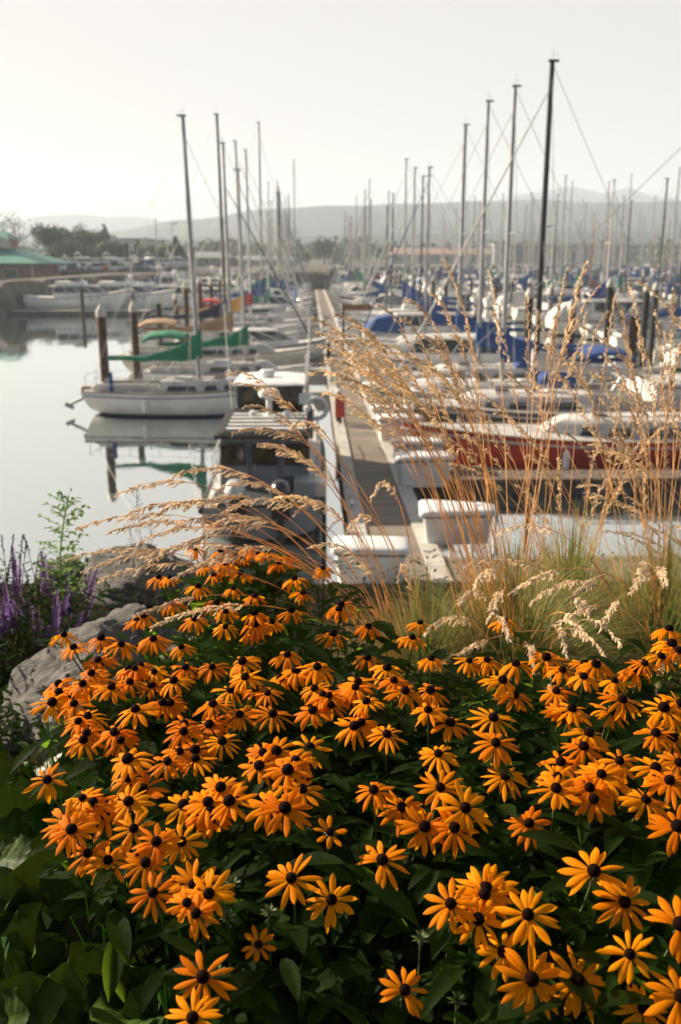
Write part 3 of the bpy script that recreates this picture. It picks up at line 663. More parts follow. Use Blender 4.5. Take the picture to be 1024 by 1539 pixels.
# second boat with green cover and a dark tarpaulin, behind it
sailboat('sailboat with green sail cover and green tarpaulin behind the white one at left', W(-3.9, 44.8), LB, L=8, F=.9, cover='green', mast_h=at_y(325, 256, 44.8).z, mast='alu', mr=.06, furl=None, mx=.10, seed=2, cover_h=.6, bimini='green', hull='gelcoat', stripe='green_paint', lean=.012, group=None)
sailboat('cream sailboat with tan boom cover and tan canvas shelter, left of the pier', W(-5.0, 52), LB, L=10.5, F=1.0, cover='tan', mast_h=at_y(352, 216, 52).z, mast='alu', mr=.085, furl='navy', mx=.06, seed=3, bimini='tan', dodger='tan', hull='gelcoat_cream', stripe='antifoul_red', lean=.01, fs_frac=.80, cover_h=.7, group=None)
cruiser('low white cruiser with raked windscreen beside the tan-covered sailboat', W(-3.4, 57), LB, L=9.5, F=1.0, fly=False, canvas='white', arch=False, sleek=True, group=None)
sailboat('sailboat with black mast and navy blue boom cover, left of the pier', W(-6.2, 62.5), LB, L=11, F=1.0, cover='navy', mast_h=at_y(331, 173, 62.5).z, mast='black_mast', mr=.10, furl=None, mx=.06, seed=4, lean=.012, cover_h=.9, group=None)
sailboat('white sailboat with yellow sail cover, beyond the navy-covered one', W(-5.6, 70), LB, L=10, F=1.0, cover='yellow', mast_h=at_y(341, 213, 70).z, mast='alu', mr=.09, furl='white', mx=.06, seed=5, lean=.012, cover_h=.9, group=None)
sailboat('white sailboat with red canvas over its cockpit and a tall pale mast', W(-5, 77), LB, L=10, F=1.0, cover='red', mast_h=at_y(366, 226, 77).z, mast='white_alu', mr=.11, furl='white', mx=.02, seed=6, bimini='red', lean=.008, cover_h=.9, group=None)
sailboat('slim sailboat whose lone thin mast rises just left of the far end of the pier', W(-1.5, 95), -PA+R(90), L=9, F=.9, cover='blue', mast_h=at_y(463, 240, 95).z, mast='alu', mr=.07, furl=None, mx=.06, seed=8, group=None)
# ---- near right, bows to the pier
sailboat('red-hulled wooden sailboat with white cabin seen through the tall grass', W(8.45, 27.6), RB, cx=-.15, L=11.5, F=1.02, hull='red_hull', stripe='canvas_white', bottom='antifoul_red', cover='white', mast_h=11.5, mast='white_alu', mr=.07, furl=None, mx=-.32, seed=11, rub='canvas_white', boom=False, B=3.2, group=None)
sailboat('dark teal sailboat with white deck and tall black mast, right of the pier', W(8.4, 33.4), RB, L=11.5, F=.92, hull='teal_hull', stripe='canvas_white', cover='white', mast_h=at_y(838, 90, 33.4).z, mast='black_mast', mr=.105, furl='white', mx=.03, seed=12, rub='canvas_white', group=None, cover_h=.5)
sailboat('green-striped white sailboat with blue cover, blue canopy and grey mast, right of the pier', W(8.2, 37.0), RB, L=11, F=.85, hull='gelcoat', stripe='green_paint', cover='blue', mast_h=at_y(767, 121, 36).z, mast='alu', mr=.095, furl=None, mx=.055, seed=13, rub='green_paint', group=None, cover_h=.95, bimini='blue', dodger='blue')
sailboat('white sailboat with blue cover, just behind the green-striped one right of the pier', W(8.2, 41.2), RB, L=11, F=1.0, cover='blue', mast_h=at_y(733, 147, 40.5).z, mast='alu', mr=.095, furl=None, mx=.075, seed=14, dodger='blue', group=None, cover_h=.7)
cruiser('cream-hulled cabin cruiser with wide dark windows, behind the blue-covered sailboats', W(7.1, 46.5), RB, L=10, F=1.15, fly=False, canvas='blue', stripe='navy_paint', arch=False, group=None, hull='gelcoat_cream')
sailboat('white sailboat with blue boom cover and pale thick mast, beyond the cream cabin cruiser', W(8.4, 51), RB, L=11.5, F=1.0, cover='blue', mast_h=at_y(688, 187, 51).z, mast='alu', mr=.12, furl=None, mx=.035, seed=15, group=None, cover_h=.8)
sailboat('long white sailboat with blue dodger and low boom cover, sixth berth right of the pier', W(8.0, 55.5), RB, L=10.5, F=1.0, cover='blue', mast_h=11, mast='alu', mr=.085, furl='blue', mx=.12, seed=16, dodger='blue', group=None)
sailboat('white sailboat with a thin dark mast beyond the blue-covered boats', W(8.3, 70), RB, L=11, F=1.0, cover='blue', mast_h=at_y(628, 265, 70).z, mast='black_mast', mr=.07, furl='white', mx=.02, seed=17, group=None)
cruiser('white motor yacht with tall topsides at the right edge behind the grass', W(18.3, 34.5), LB, L=12, B=3.9, F=1.7, fly=True, stripe='canvas_tan', group=None)
t = thing('dinghy', 'upturned white dinghy with red rim lying on the deck of the green-striped sailboat', 'dinghy', W(5.0, 37.1, 1.0), RB)
rr = hull_rings(2.9, 1.25, .42, keel=-.1, transom=.8); mb = MB()
mb.rings([[(x, -y, .42-z) for x, y, z in h]+[(x, y, .42-z) for x, y, z in h[-2::-1]] for h, z, b in rr]); mb.build('hull', 'gelcoat', t)
mb = MB()
for s in (-1, 1): mb.tube([(h[0][0], s*(b+.01), .42-z+.03) for h, z, b in rr], .045, 6)
mb.build('rim', 'red_hull', t)
t = thing('life_ring', 'tan horseshoe life ring on the rail of the white yacht at the right edge', 'life ring', at_y(1011, 632, 30), 0)
mb = MB(); pts = [Vector((.36*math.cos(R(a)), 0, .36*math.sin(R(a)))) for a in range(-60, 241, 20)]; mb.tube(pts, .09, 8); mb.build('ring', 'canvas_tan', t)
t['label'] = 'tan horseshoe life ring hung on a white post at the right edge'
MB().tube([(0, .15, -1.9), (0, .15, .5)], .05, 8).build('post', 'white_alu', t)
# ---- far left cruisers
cruiser('white motor yacht moored stern-left by the far bank, nearer of the two at left', (at_y(120, 450, 108).x, 108, 0), R(3), L=11.5, B=4.0, F=1.75, fly=True, stripe='navy_paint', group=None, arch=False)
cruiser('white motor yacht ahead of the nearer one by the far bank, dark hull underside', (at_y(186, 450, 112).x, 112, 0), R(2), L=12.5, B=4.2, F=1.65, fly=True, stripe='navy_paint', group=None, arch=False)
t = thing('floating_dock', 'low floating dock running under the white yachts at far left', 'dock', (-33.5, 104.5, 0), R(2)); MB().box((0, 0, .15), (25, 1.2, .5)).build('float', 'float', t); MB().box((0, 0, .43), (25.1, 1.4, .07)).build('deck', 'kerb', t)
# ---- patrol boat, alongside the near left of the main pier
t = thing('patrol_boat', 'grey aluminium work boat with slatted roof, wheelhouse and two outboards, nearest left of the pier', 'motor boat', W(-1.12, 26.2), math.pi/2-PA)
rs = build_hull(t, 12.2, 2.8, .74, ['grey_hull', 'grey_dark', 'rubber'], transom=.94, full=.55, sheer=.6, rake=.14, srake=0, power=5)
for s in (-1, 1): MB().tube([(h[0][0], s*(b+.03), z-.08) for h, z, b in rs], .085, 8).build('fender_rail', 'rubber', t)
xw = -4.6; Zr = 2.10; Wc = 1.06
MB().box((xw+1.75, 0, (Zr+.72)/2), (3.5, Wc*2, Zr-.72), top=.965).build('cabin', 'grey_hull', t)
MB().rings([[(xw-.22, -Wc-.08, Zr), (xw+3.6, -Wc-.08, Zr), (xw+3.6, Wc+.08, Zr), (xw-.22, Wc+.08, Zr)], [(xw-.24, -Wc-.1, Zr+.07), (xw+3.6, -Wc-.1, Zr+.07), (xw+3.6, Wc+.1, Zr+.07), (xw-.24, Wc+.1, Zr+.07)], [(xw-.1, -Wc+.1, Zr+.14), (xw+3.6, -Wc+.1, Zr+.14), (xw+3.6, Wc-.1, Zr+.14), (xw-.1, Wc-.1, Zr+.14)]]).build('roof', 'grey_roof', t, smooth=False)
for k in range(5): MB().box((xw+.3+k*.52, -.05, Zr+.155), (.2, 1.9, .03)).build('roof_slat', 'box_white', t)
for y in (-.78, .0, .74):
    f = MB(); wz = 1.68; f.box((xw-.013, y, wz), (.05, .58, .50)); f = f.build('window_frame', 'rubber', t); MB().box((xw-.045, y, wz), (.03, .5, .42)).build('pane', 'amber_glass', f)
for y in (-.36, .36): MB().box((xw-.012, y, 1.36), (.025, .02, 1.2)).build('door_seam', 'grey_dark', t)
MB().box((xw-.02, -.62, 1.0), (.05, .5, .3)).build('vent', 'grey_dark', t)
MB().tube([(xw-.06, .22, 1.3), (xw-.06, .22, 1.5)], .02, 6).build('door_handle', 'steel', t)
# wheelhouse
wx0, wx1, wz0, wz1, ww = xw+3.6, xw+5.7, Zr-.2, 2.86, .88
MB().rings([[(wx0, -ww, .8), (wx1+.6, -ww, .8), (wx1+.6, ww, .8), (wx0, ww, .8)], [(wx0, -ww, wz0+.22), (wx1+.1, -ww, wz0+.22), (wx1+.1, ww, wz0+.22), (wx0, ww, wz0+.22)]]).build('wheelhouse', 'grey_hull', t, smooth=False)
MB().rings([[(wx0+.02, -ww+.03, wz0+.22), (wx1+.02, -ww+.03, wz0+.22), (wx1+.02, ww-.03, wz0+.22), (wx0+.02, ww-.03, wz0+.22)], [(wx0+.02, -ww+.08, wz1), (wx1-.2, -ww+.08, wz1), (wx1-.2, ww-.08, wz1), (wx0+.02, ww-.08, wz1)]]).build('window', 'amber_glass', t, smooth=False)
for y in (-ww+.05, -.34, .34, ww-.05):
    for q in (0, 1): MB().box((wx1-.06, y, (wz0+.22+wz1)/2) if q else (wx0, y, (wz0+.22+wz1)/2), (.2, .1, wz1-wz0-.2) if q else (.09, .12, wz1-wz0-.2)).build('window_post', 'grey_dark', t, smooth=False)
for s in (-1, 1): MB().box(((wx0+wx1)/2, s*(ww-.05), (wz0+.22+wz1)/2), (.1, .09, wz1-wz0-.2)).build('window_post', 'grey_dark', t, smooth=False)
MB().rings([[(wx0-.25+q*.12, -ww-.12+q*.1+(0), z), (wx0-.35+q*.12, -ww*.4, z+.03*(q > 0)), (wx0-.35+q*.12, ww*.4, z), (wx0-.25+q*.12, ww+.12-q*.1, z), (wx1+.1-q*.2, ww+.05-q*.1, z), (wx1+.4-q*.2, ww*.5, z), (wx1+.4-q*.2, -ww*.5, z), (wx1+.1-q*.2, -ww-.05+q*.1, z)] for q, z in ((0, wz1), (0, wz1+.04), (1, wz1+.07), (3, wz1+.09))]).build('wheelhouse_roof', 'box_white', t)
MB().lathe((wx0+.9, .1, wz1+.09), [(.12, 0), (.2, .04), (.22, .12), (.18, .2), (.01, .22)], 16).build('antenna_dome', 'box_white', t)
rp = MB(); rx = xw+2.1; rp.tube([(rx, -.04, Zr+.1), (rx, -.04, Zr+.62)], .075, 10); rp.box((rx, -.04, Zr+.16), (.35, .35, .05)); rp = rp.build('radar_post', 'box_white', t)
MB().lathe((rx, -.04, Zr+.62), [(.1, 0), (.24, .04), (.27, .1), (.26, .18), (.2, .23), (.01, .25)], 18).build('radar_dome', 'box_white', rp)
for x, y in ((rx-.3, -.5), (rx-.3, .35), (rx+.4, -1.0)): MB().lathe((x, y, Zr+.2), [(.06, 0), (.09, .03), (.09, .12), (.02, .16)], 10).build('deck_light', 'box_white', t)
for s in (-1, 1):
    mb = MB(); k = [(h[0][0], s*(b-.1), z) for h, z, b in rs[2:12]]
    mb.tube([(x, y, z+.85) for x, y, z in k], .022, 6); mb.tube([(x, y, z+.45) for x, y, z in k], .014, 5)
    for x, y, z in k: mb.tube([(x, y, z), (x, y, z+.85)], .018, 6)
    mb.build('hand_rail', 'white_alu' if s < 0 else 'steel', t)
for A_, B_, r_ in (((xw+3.9, -1.0, Zr), (xw+3.9, -1.1, 4.6), .025), ((xw+3.2, -.95, 2.1), (xw+3.2, -1.0, 3.7), .02), ((xw+3.4, 1.0, Zr), (xw+3.4, 1.15, 5.0), .015)): MB().tube([A_, B_], r_, 6).build('antenna', 'white_alu', t)
MB().box((xw+3.3, -.98, Zr+.42), (.3, .4, .26), top=.9).build('loudhailer', 'box_white', t)
mb = MB(); pts = [Vector((xw+3.0, -1.25+.0, 2.3))+Vector((.0, .28*math.cos(R(a)), .28*math.sin(R(a)))) for a in range(0, 361, 24)]; mb.tube(pts, .06, 8); mb.build('life_ring', 'box_white', t)
mb = MB(); mb.box((-5.4, .0, .86), (1.3, 2.3, .06)); mb.build('after_deck', 'grey_dark', t)
MB().box((-5.35, -.95, 1.08), (.8, .5, .4), top=.94).build('locker', 'grey_hull', t)
MB().box((-4.9, -1.3, 1.0), (.8, .28, .35)).build('fuel_box', 'gelcoat_cream', t)
for y, c in ((.55, 'cowl_silver'), (-.42, 'cowl_black')):
    mb = MB(); rr = []
    for z, a, b_ in ((.85, .24, .15), (.95, .34, .21), (1.2, .38, .23), (1.4, .35, .21), (1.5, .24, .14), (1.53, .1, .06)):
        rr.append([(-6.55+a*math.cos(2*math.pi*k/14)-.08*(z-.85), y+b_*math.sin(2*math.pi*k/14), z) for k in range(14)])
    mb.rings(rr, mi=0); o = mb.build('outboard_motor', 'cowl_black', t)
    rr2 = []
    for z, a, b_ in ((1.28, .395, .24), (1.42, .365, .22), (1.53, .24, .14), (1.56, .1, .06)): rr2.append([(-6.57+a*math.cos(2*math.pi*k/14)-.06*(z-.85), y+b_*math.sin(2*math.pi*k/14), z) for k in range(14)])
    MB().rings(rr2).build('cowling', c, o)
    mb = MB(); mb.box((-6.5, y, .4), (.24, .16, 1.0), top=.9); mb.box((-6.25, y, .75), (.3, .4, .3)); mb.build('drive_leg', 'rubber', o)
# mooring lines, small gear, dock boxes
def dock_box(label, loc, rz, w=1.35, d=.72, h=.72, wedge=1.0):
    t = thing('dock_box', label, 'dock box', loc, rz, 'white dock boxes along the pier')
    def ring(k, z, kk=1): return [(-w/2*k, -d/2*k, z), (0, -d/2*k*(1+wedge)/2*1.0, z), (w/2*k, -d/2*k*wedge, z), (w/2*k, d/2*k*wedge, z), (0, d/2*k*(1+wedge)/2, z), (-w/2*k, d/2*k, z)]
    def rr(k, z, r=.12):
        pts = [(-w/2*k, -d/2*k), (w/2*k, -d/2*k*wedge), (w/2*k, d/2*k*wedge), (-w/2*k, d/2*k)]; out = []
        for i in range(4):
            p0, p, p1 = Vector(pts[i-1]), Vector(pts[i]), Vector(pts[(i+1) % 4]); a = (p0-p).normalized(); b = (p1-p).normalized()
            for q in (0, .25, .5, .75, 1): s = (1-q)**2; e = q**2; out.append((p.x+a.x*r*s+b.x*r*e, p.y+a.y*r*s+b.y*r*e, z))
        return out
    MB().rings([rr(.86, 0), rr(.97, h)]).build('body', 'box_white', t)
    MB().rings([rr(.985, h-.055), rr(.99, h-.02)]).build('lid_shadow', 'rubber', t)  # black ring paints in the shadow gap between lid and body, no seal
    for q in (-.3, .3): MB().box((w*q, d/2*(1+(wedge-1)*(q+.5))*1.07, h), (.12, .03, .1)).build('hinge', 'steel', t)
    MB().rings([rr(1.03, h-.02), rr(1.07, h), rr(1.07, h+.05), rr(1.03, h+.08), rr(.9, h+.105, .2), rr(.5, h+.12, .2), rr(.1, h+.125, .02)]).build('lid', 'box_white', t)
    MB().box((0, -d/2*(1+wedge)/2*1.05-.01, h-.06), (.1, .03, .12)).build('latch', 'steel', t)
    return t
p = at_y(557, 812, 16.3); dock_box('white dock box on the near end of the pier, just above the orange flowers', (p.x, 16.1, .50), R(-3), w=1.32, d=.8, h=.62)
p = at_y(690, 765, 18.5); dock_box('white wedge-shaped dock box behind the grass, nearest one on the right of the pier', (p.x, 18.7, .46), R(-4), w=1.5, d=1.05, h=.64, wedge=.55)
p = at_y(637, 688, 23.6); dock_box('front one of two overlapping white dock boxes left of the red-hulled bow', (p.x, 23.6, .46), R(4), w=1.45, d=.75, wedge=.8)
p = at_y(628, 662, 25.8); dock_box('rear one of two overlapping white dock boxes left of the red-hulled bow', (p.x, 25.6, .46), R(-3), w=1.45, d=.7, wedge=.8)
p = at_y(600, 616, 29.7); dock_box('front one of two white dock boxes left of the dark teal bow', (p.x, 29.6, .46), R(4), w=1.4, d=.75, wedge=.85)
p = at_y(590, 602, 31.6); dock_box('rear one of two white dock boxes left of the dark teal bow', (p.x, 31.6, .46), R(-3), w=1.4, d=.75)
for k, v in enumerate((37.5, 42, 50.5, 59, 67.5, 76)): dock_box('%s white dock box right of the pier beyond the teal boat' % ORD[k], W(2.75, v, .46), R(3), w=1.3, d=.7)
for k, v in enumerate((33, 43.5, 53, 62, 72)):
    p = W(.98, v, .51); t = thing('power_pedestal', '%s slim power post along the left kerb of the pier, counted from the red box' % ORD[k], 'power post', p, -PA, 'power posts on the pier')
    MB().box((0, 0, .5), (.2, .2, 1.0), top=.9).build('post', 'white_alu' if k % 2 else 'pile_dark', t); MB().lathe((0, 0, 1.0), [(.12, 0), (.12, .1), (.01, .17)], 10).build('lamp_head', 'box_white', t)
p = W(1.0, 32.4, .51); t = thing('fire_box', 'red fire extinguisher cabinet on the left kerb of the pier', 'fire cabinet', p, -PA)
MB().box((0, 0, .62), (.34, .26, .75)).build('cabinet', 'red_box', t); MB().box((0, 0, .12), (.08, .08, .25)).build('leg', 'pile_dark', t); MB().box((0, -.14, .62), (.24, .02, .55)).build('door', 'red_box', t)
t = thing('notice_post', 'dark post with a horizontal sign beam standing on the pier in the middle distance', 'sign post', W(1.9, 55, .5), -PA)
MB().tube([(0, 0, 0), (0, 0, 3.1)], .07, 8).build('post', 'pile_dark', t); MB().box((.8, 0, 2.85), (1.7, .1, .35)).build('sign_board', 'teak', t)
for i, (u0, v, l) in enumerate(((.95, 25, 'left'), (.95, 21.3, 'left'), (2.4, 29.5, 'right'), (2.4, 33.5, 'right'), (.95, 40, 'left'), (2.4, 20.0, 'right'))):
    t = thing('mooring_cleat', '%s metal cleat on the %s kerb of the pier' % (ORD[i % 3 if l == 'right' else i], l), 'cleat', W(u0, v, .51), -PA, 'cleats on the pier')
    mb = MB(); mb.box((0, 0, .03), (.06, .16, .06)); mb.tube([(0, -.16, .08), (0, 0, .07), (0, .16, .08)], .02, 6); mb.build('cleat', 'steel', t)
mb = MB()
for A, B_ in ((W(2.3, 28.7, .55), W(3.3, 27.6, 1.3)), (W(2.3, 30.5, .55), W(3.2, 31.4, 1.2)), (W(.9, 24, .55), W(.2, 23, .9)), (W(2.3, 34.2, .55), W(3.2, 35, 1.1))):
    tag(MB().tube([A, (A+B_)/2+Vector((0, 0, -.15)), B_], .016, 5).build('mooring_line', 'rope'), 'slack rope tying a near boat to the pier kerb', 'rope', 'mooring ropes at the pier')
# ---- rows going away: prototypes copied
protos = []
cfg = [('gelcoat', 'navy_paint', 'blue', 'alu', None, 11.5, .075), ('gelcoat', 'navy_paint', 'blue', 'white_alu', 'blue', 10.2, .07), ('gelcoat_cream', 'antifoul_red', 'white', 'alu', None, 12.6, .08),
       ('navy_paint', 'canvas_white', 'blue', 'alu', 'blue', 13.6, .085), ('gelcoat', 'green_paint', 'green', 'alu', None, 9.8, .07), ('gelcoat', 'red_hull', 'maroon', 'brown_mast', None, 11.6, .075),
       ('gelcoat', 'navy_paint', 'grey', 'black_mast', 'grey', 12.6, .08), ('gelcoat', 'teal_hull', 'teal', 'white_alu', None, 11.0, .07), ('gelcoat', 'navy_paint', 'blue', 'alu', 'white', 14.5, .09)]
desc = ['white sailboat, blue cover, silver mast', 'white sailboat, blue cover and hood', 'cream sailboat, white boom cover', 'navy-hulled sailboat, blue cover', 'small white sailboat, green cover', 'white sailboat, maroon cover, varnished mast', 'white sailboat, grey cover, black mast', 'white sailboat, teal cover', 'tall-masted white sailboat, blue cover']
rows = [(+1, 2.9, 60, 235, 'row right of the main pier'), (-1, .5, 84, 230, 'row left of the main pier'),
        (-1, 31.0, 44, 262, 'row left of the second pier'), (+1, 33.5, 66, 265, 'row right of the second pier'),
        (-1, 61.0, 96, 295, 'row left of the third pier'), (+1, 63.5, 130, 295, 'row right of the third pier'), (-1, 91.0, 165, 300, 'row left of the fourth pier'),
        (+1, 93.5, 195, 300, 'row right of the fourth pier')]
for i, c in enumerate(cfg):
    protos.append(sailboat('', (0, 0, 0), 0, L=9.5, F=.95, hull=c[0], stripe=c[1], cover=c[2], mast=c[3], dodger=c[4], mast_h=c[5], mr=c[6], furl=['white' if i == 0 else None, None, None, 'blue' if i == 3 else None, None][i % 5], detail=1, seed=30+i, cover_h=1.0, group='sailing boats in the far rows'))
cp = [cruiser('', (0, 0, 0), 0, L=9.5, fly=(k == 1), canvas=['blue', None, 'white'][k], detail=1, group='motor cruisers in the far rows', arch=k != 0) for k in range(3)]
cdesc = ['white cabin cruiser with blue canvas', 'white flybridge cruiser with radar arch', 'white cabin cruiser with white canvas']
allp = protos+cp; used = set(); rnd = random.Random(12); nb = 0
for side, u, v0, v1, where in rows:
    v = v0; mid = (v0+v1)/2
    while v < v1:
        k = rnd.choice([0, 0, 1, 1, 2, 3, 4, 5, 6, 7, 8, 8, 9, 10, 11]); s = rnd.uniform(.86, 1.16); L = 9.5*s
        if v > 180 and rnd.random() < .12: v += 5; continue
        p = W(u+side*(L/2+rnd.uniform(.2, .8)), v); px = p.x/p.y*FPX
        if px > 640 or (rnd.random() < .06): v += 4.4; continue
        src = allp[k]; o = src if k not in used else copy_tree(src); used.add(k)
        lab = ((desc+cdesc)[k])+', '+('near' if v < mid else 'far')+' half of '+where
        place(o, p, (RB if side > 0 else LB)+(math.pi if rnd.random() < .15 else 0)+R(rnd.uniform(-2, 2)), lab, s=s); nb += 1
        if k < 9: o.scale.z = s*rnd.uniform(.86, 1.15)*(1.08 if v > 110 else 1)
        v += rnd.choice([3.9, 4.1, 5.3])*s*(.82 if v > 110 else 1)
for k, o in enumerate(allp):
    if k not in used:
        for c in list(o.children_recursive): bpy.data.objects.remove(c)
        bpy.data.objects.remove(o)
# boats around the left far water, and stored ashore
for i, (px, Y, k, s, rz) in enumerate([(232, 128, 10, 1.0, 5), (258, 135, 9, .9, 170), (282, 118, 9, 1.1, 3), (300, 126, 10, 1.15, -3), (325, 118, 9, 1.0, 180), (348, 132, 11, 1.1, 5), (372, 122, 10, 1.2, 0), (392, 136, 9, 1.0, 180), (410, 128, 11, 1.0, 0), (276, 150, 10, 1.3, 0), (318, 152, 11, 1.2, 180), (350, 160, 10, 1.2, 0), (388, 165, 9, 1.2, 0), (240, 145, 0, 1, 0), (300, 146, 1, .9, 180), (336, 176, 8, 1.0, 0), (370, 180, 2, 1.0, 0), (406, 176, 0, 1.1, 0)]):
    o = copy_tree(allp[k]); x = (px-512)/FPX*Y*1.0; place(o, (x, Y, 0), R(rz), '%s, %s in cluster across the left water' % ((desc+cdesc)[k], ORD[i]), s=s)
for i in range(11):
    k = [10, 9, 11, 10, 9][i % 5]; o = copy_tree(allp[k]); px = 86+i*19; Y = 172+(i % 3)*8; x = (px-512)/FPX*Y
    place(o, (x, Y, 4.0), R(-60+(i*53) % 60), '%s ashore behind parked cars, %s from left' % (cdesc[k-9], ORD[i]), group='boats stored ashore', s=.75)
    t = thing('boat_cradle', 'low cradle under the %s stored boat from left' % ORD[i], 'cradle', (x, Y, 3.62), o.rotation_euler.z, 'boat cradles ashore')
    MB().box((-1.4, 0, .2), (.3, 1.6, .4)).build('beam', 'grey_dark', t); MB().box((1.4, 0, .2), (.3, 1.6, .4)).build('beam', 'grey_dark', t)
# fingers and piles in the rows
second = [(31.2, 40, 268), (61.2, 92, 300), (91.2, 160, 304)]
for i, (u, a, b_) in enumerate(second):
    pier('pier', '%s long pier to the right of the main one, running parallel to it' % ORD[i+1], u, u+2.0, a, b_)
n = 0
for side, u0, v0, v1, wh in [(1, 2.56, 33.4, 230, 'right of the main pier'), (-1, .79, 41.3, 230, 'left of the main pier'), (-1, 31.1, 42, 235, 'left of the second pier'), (1, 33.3, 62, 235, 'right of the second pier'), (-1, 61.1, 96, 235, 'left of the third pier'), (1, 63.3, 130, 235, 'right of the third pier')]:
    v = v0
    while v < v1:
        ue = u0+side*9.2; px = W(ue, v); skip = px.x/px.y*FPX > 620
        if not skip:
            t = thing('finger_pier', 'narrow wooden finger pier %s, %s' % (wh, 'near half' if v < (v0+v1)/2 else 'far half'), 'pier', W(u0, v), -PA, 'narrow finger piers')
            MB().box((side*4.6, 0, .2), (9.2, .8, .46)).build('deck', 'kerb', t, smooth=False)
            if v > 60 or side < 0 and v > 70 or u0 > 20:
                pile(W(ue+side*.3, v), h=rnd.uniform(3.6, 4.4), r=.18, m=rnd.choice(['pile_wood', 'pile_dark', 'pile_dark']), label='white-capped pile at a finger pier tip %s, %s' % (wh, 'near half' if v < (v0+v1)/2 else 'far half'), group='mooring piles of the far rows')
        v += 8.6
# ================================================================== FOREGROUND: rocks
def boulder(label, px, py, Y, sx, sy, sz, rz, seed, zc=None, jag=.34, tilt=None):
    rnd = random.Random(seed); p = at_y(px, py, Y); z0 = ground_z(p.x, Y)
    n1, n2 = 90, 60; vs = []; planes = []
    for k in range(26):
        d = Vector((rnd.gauss(0, 1), rnd.gauss(0, 1), rnd.gauss(0, .8))).normalized(); planes.append((d, rnd.uniform(.74, .94)))
    planes.append((Vector((-.35, -.25, .9)).normalized(), .62)); planes.append((Vector((.3, -.4, .85)).normalized(), .70))
    fs = []
    for j in range(n2+1):
        th = math.pi*j/n2
        for i in range(n1):
            ph = 2*math.pi*i/n1; d = Vector((math.sin(th)*math.cos(ph), math.sin(th)*math.sin(ph), math.cos(th))); r = 1.0
            for pd, o in planes:
                q = d.dot(pd)
                if q > .05: r = min(r, o/q)
            r *= 1+jag*.16*noise.noise(d*1.7+Vector((seed, 0, 0)))+jag*.20*noise.noise(Vector((d.x*3, d.y*3, d.z*9+d.x*2))+Vector((0, seed, 0)))+jag*.13*noise.noise(Vector((d.x*7, d.y*7, d.z*20+d.x*6)))+jag*.05*noise.noise(Vector((d.x*20, d.y*20, d.z*40)))
            vs.append((d.x*r*sx, d.y*r*sy, d.z*r*sz))
    for j in range(n2):
        for i in range(n1): a, b = j*n1+i, j*n1+(i+1) % n1; fs.append((a, a+n1, b+n1, b))
    o = MB().add(vs, fs).build('boulder', 'rock'); o.data.set_sharp_from_angle(angle=R(24))
    o.location = (p.x, Y, p.z if zc is None else zc); o.rotation_euler = (0, tilt if tilt is not None else R(rnd.uniform(-6, 6)), rz); return tag(o, label, 'boulder')
boulder('large grey layered boulder left of the orange flowers, nearest of the rocks', 165, 1068, 2.78, .37, .30, .37, R(20), 3, tilt=-.30)
boulder('brown-grey boulder with jagged crest at the water edge behind the nearest rock', 205, 893, 4.0, .33, .28, .25, R(10), 8, tilt=.12)
boulder('small dark rock behind the purple flowers, left of the jagged one', 98, 862, 4.3, .13, .12, .10, R(0), 5)
boulder('flat low rock under the near boulder, half in shade', 100, 1120, 2.75, .17, .16, .09, R(70), 6)
for k in range(16):
    rnd = random.Random(70+k); X = -3.6+k*.62+rnd.uniform(-.1, .1); Y = rnd.uniform(5.2, 8.5); s = rnd.uniform(.35, .6)
    o = boulder('grey bank boulder on the slope down to the water, %s from left' % ORD[k], 512, 900, Y, s*1.2, s, s*.7, rnd.uniform(0, 3), 20+k, zc=ground_z(X, Y)-.12); o.location.x = X; o['group'] = 'boulders of the bank slope'
# ================================================================== black-eyed flowers
def quad_strip(mb, rows, mi=0):
    n = len(rows[0]); o = len(mb.v)
    for r in rows: mb.v += [tuple(p) for p in r]
    for i in range(len(rows)-1):
        for j in range(n-1): a = o+i*n+j; mb.f.append((a, a+1, a+n+1, a+n)); mb.m.append(mi)
def petals_mesh(seed, n, d0, d1, Lp=.039, wp=.0088):
    rnd = random.Random(seed); mb = MB()
    for k in range(n):
        if rnd.random() < .05: continue
        a = 2*math.pi*k/n+rnd.uniform(-.16, .16); L = Lp*rnd.uniform(.84, 1.1); W_ = wp*rnd.uniform(.75, 1.2); L = L*(.6 if rnd.random() < .05 else 1)
        e0 = d0+rnd.uniform(-.14, .14); e1 = d1+rnd.uniform(-.45, .30); tw = rnd.uniform(-.6, .6); side = rnd.uniform(-.2, .2)
        pos = Vector((.0075, 0, -.001+.0008*(k % 2))); rows = []; m = 8
        for i in range(m+1):
            t = i/m; el = e0+(e1-e0)*t**.8
            if rnd.random() < .12 and i == m: el -= .6
            wd = W_*.5*min(1, (.42+t*1.15))*(1-max(0, (t-.62)/.38)**2.3)+.0003
            ct, st = math.cos(tw*t), math.sin(tw*t); up = Vector((-math.sin(el), 0, math.cos(el))); rt = Vector((0, 1, 0))
            r_ = rt*ct+up*st; u_ = up*ct-rt*st; row = []
            for q in (-1, -.5, 0, .5, 1): row.append(pos+r_*wd*q+u_*(-.22*wd*(q*q)+(.10*wd if abs(q) == .5 else -.06*wd)))
            rows.append(row); pos = pos+Vector((math.cos(el), side*t, math.sin(el)))*(L/m)
        Rz = Matrix.Rotation(a, 3, 'Z'); quad_strip(mb, [[Rz @ p for p in r] for r in rows])
    me = bpy.data.meshes.new('petals'); me.from_pydata(mb.v, [], mb.f); me.materials.append(M['petal']); me.polygons.foreach_set('use_smooth', [True]*len(mb.f)); me.update(); return me
PET_UP = [petals_mesh(k, 13+k % 4, -.06, -1.0) for k in range(9)]        # drooping, seen in profile
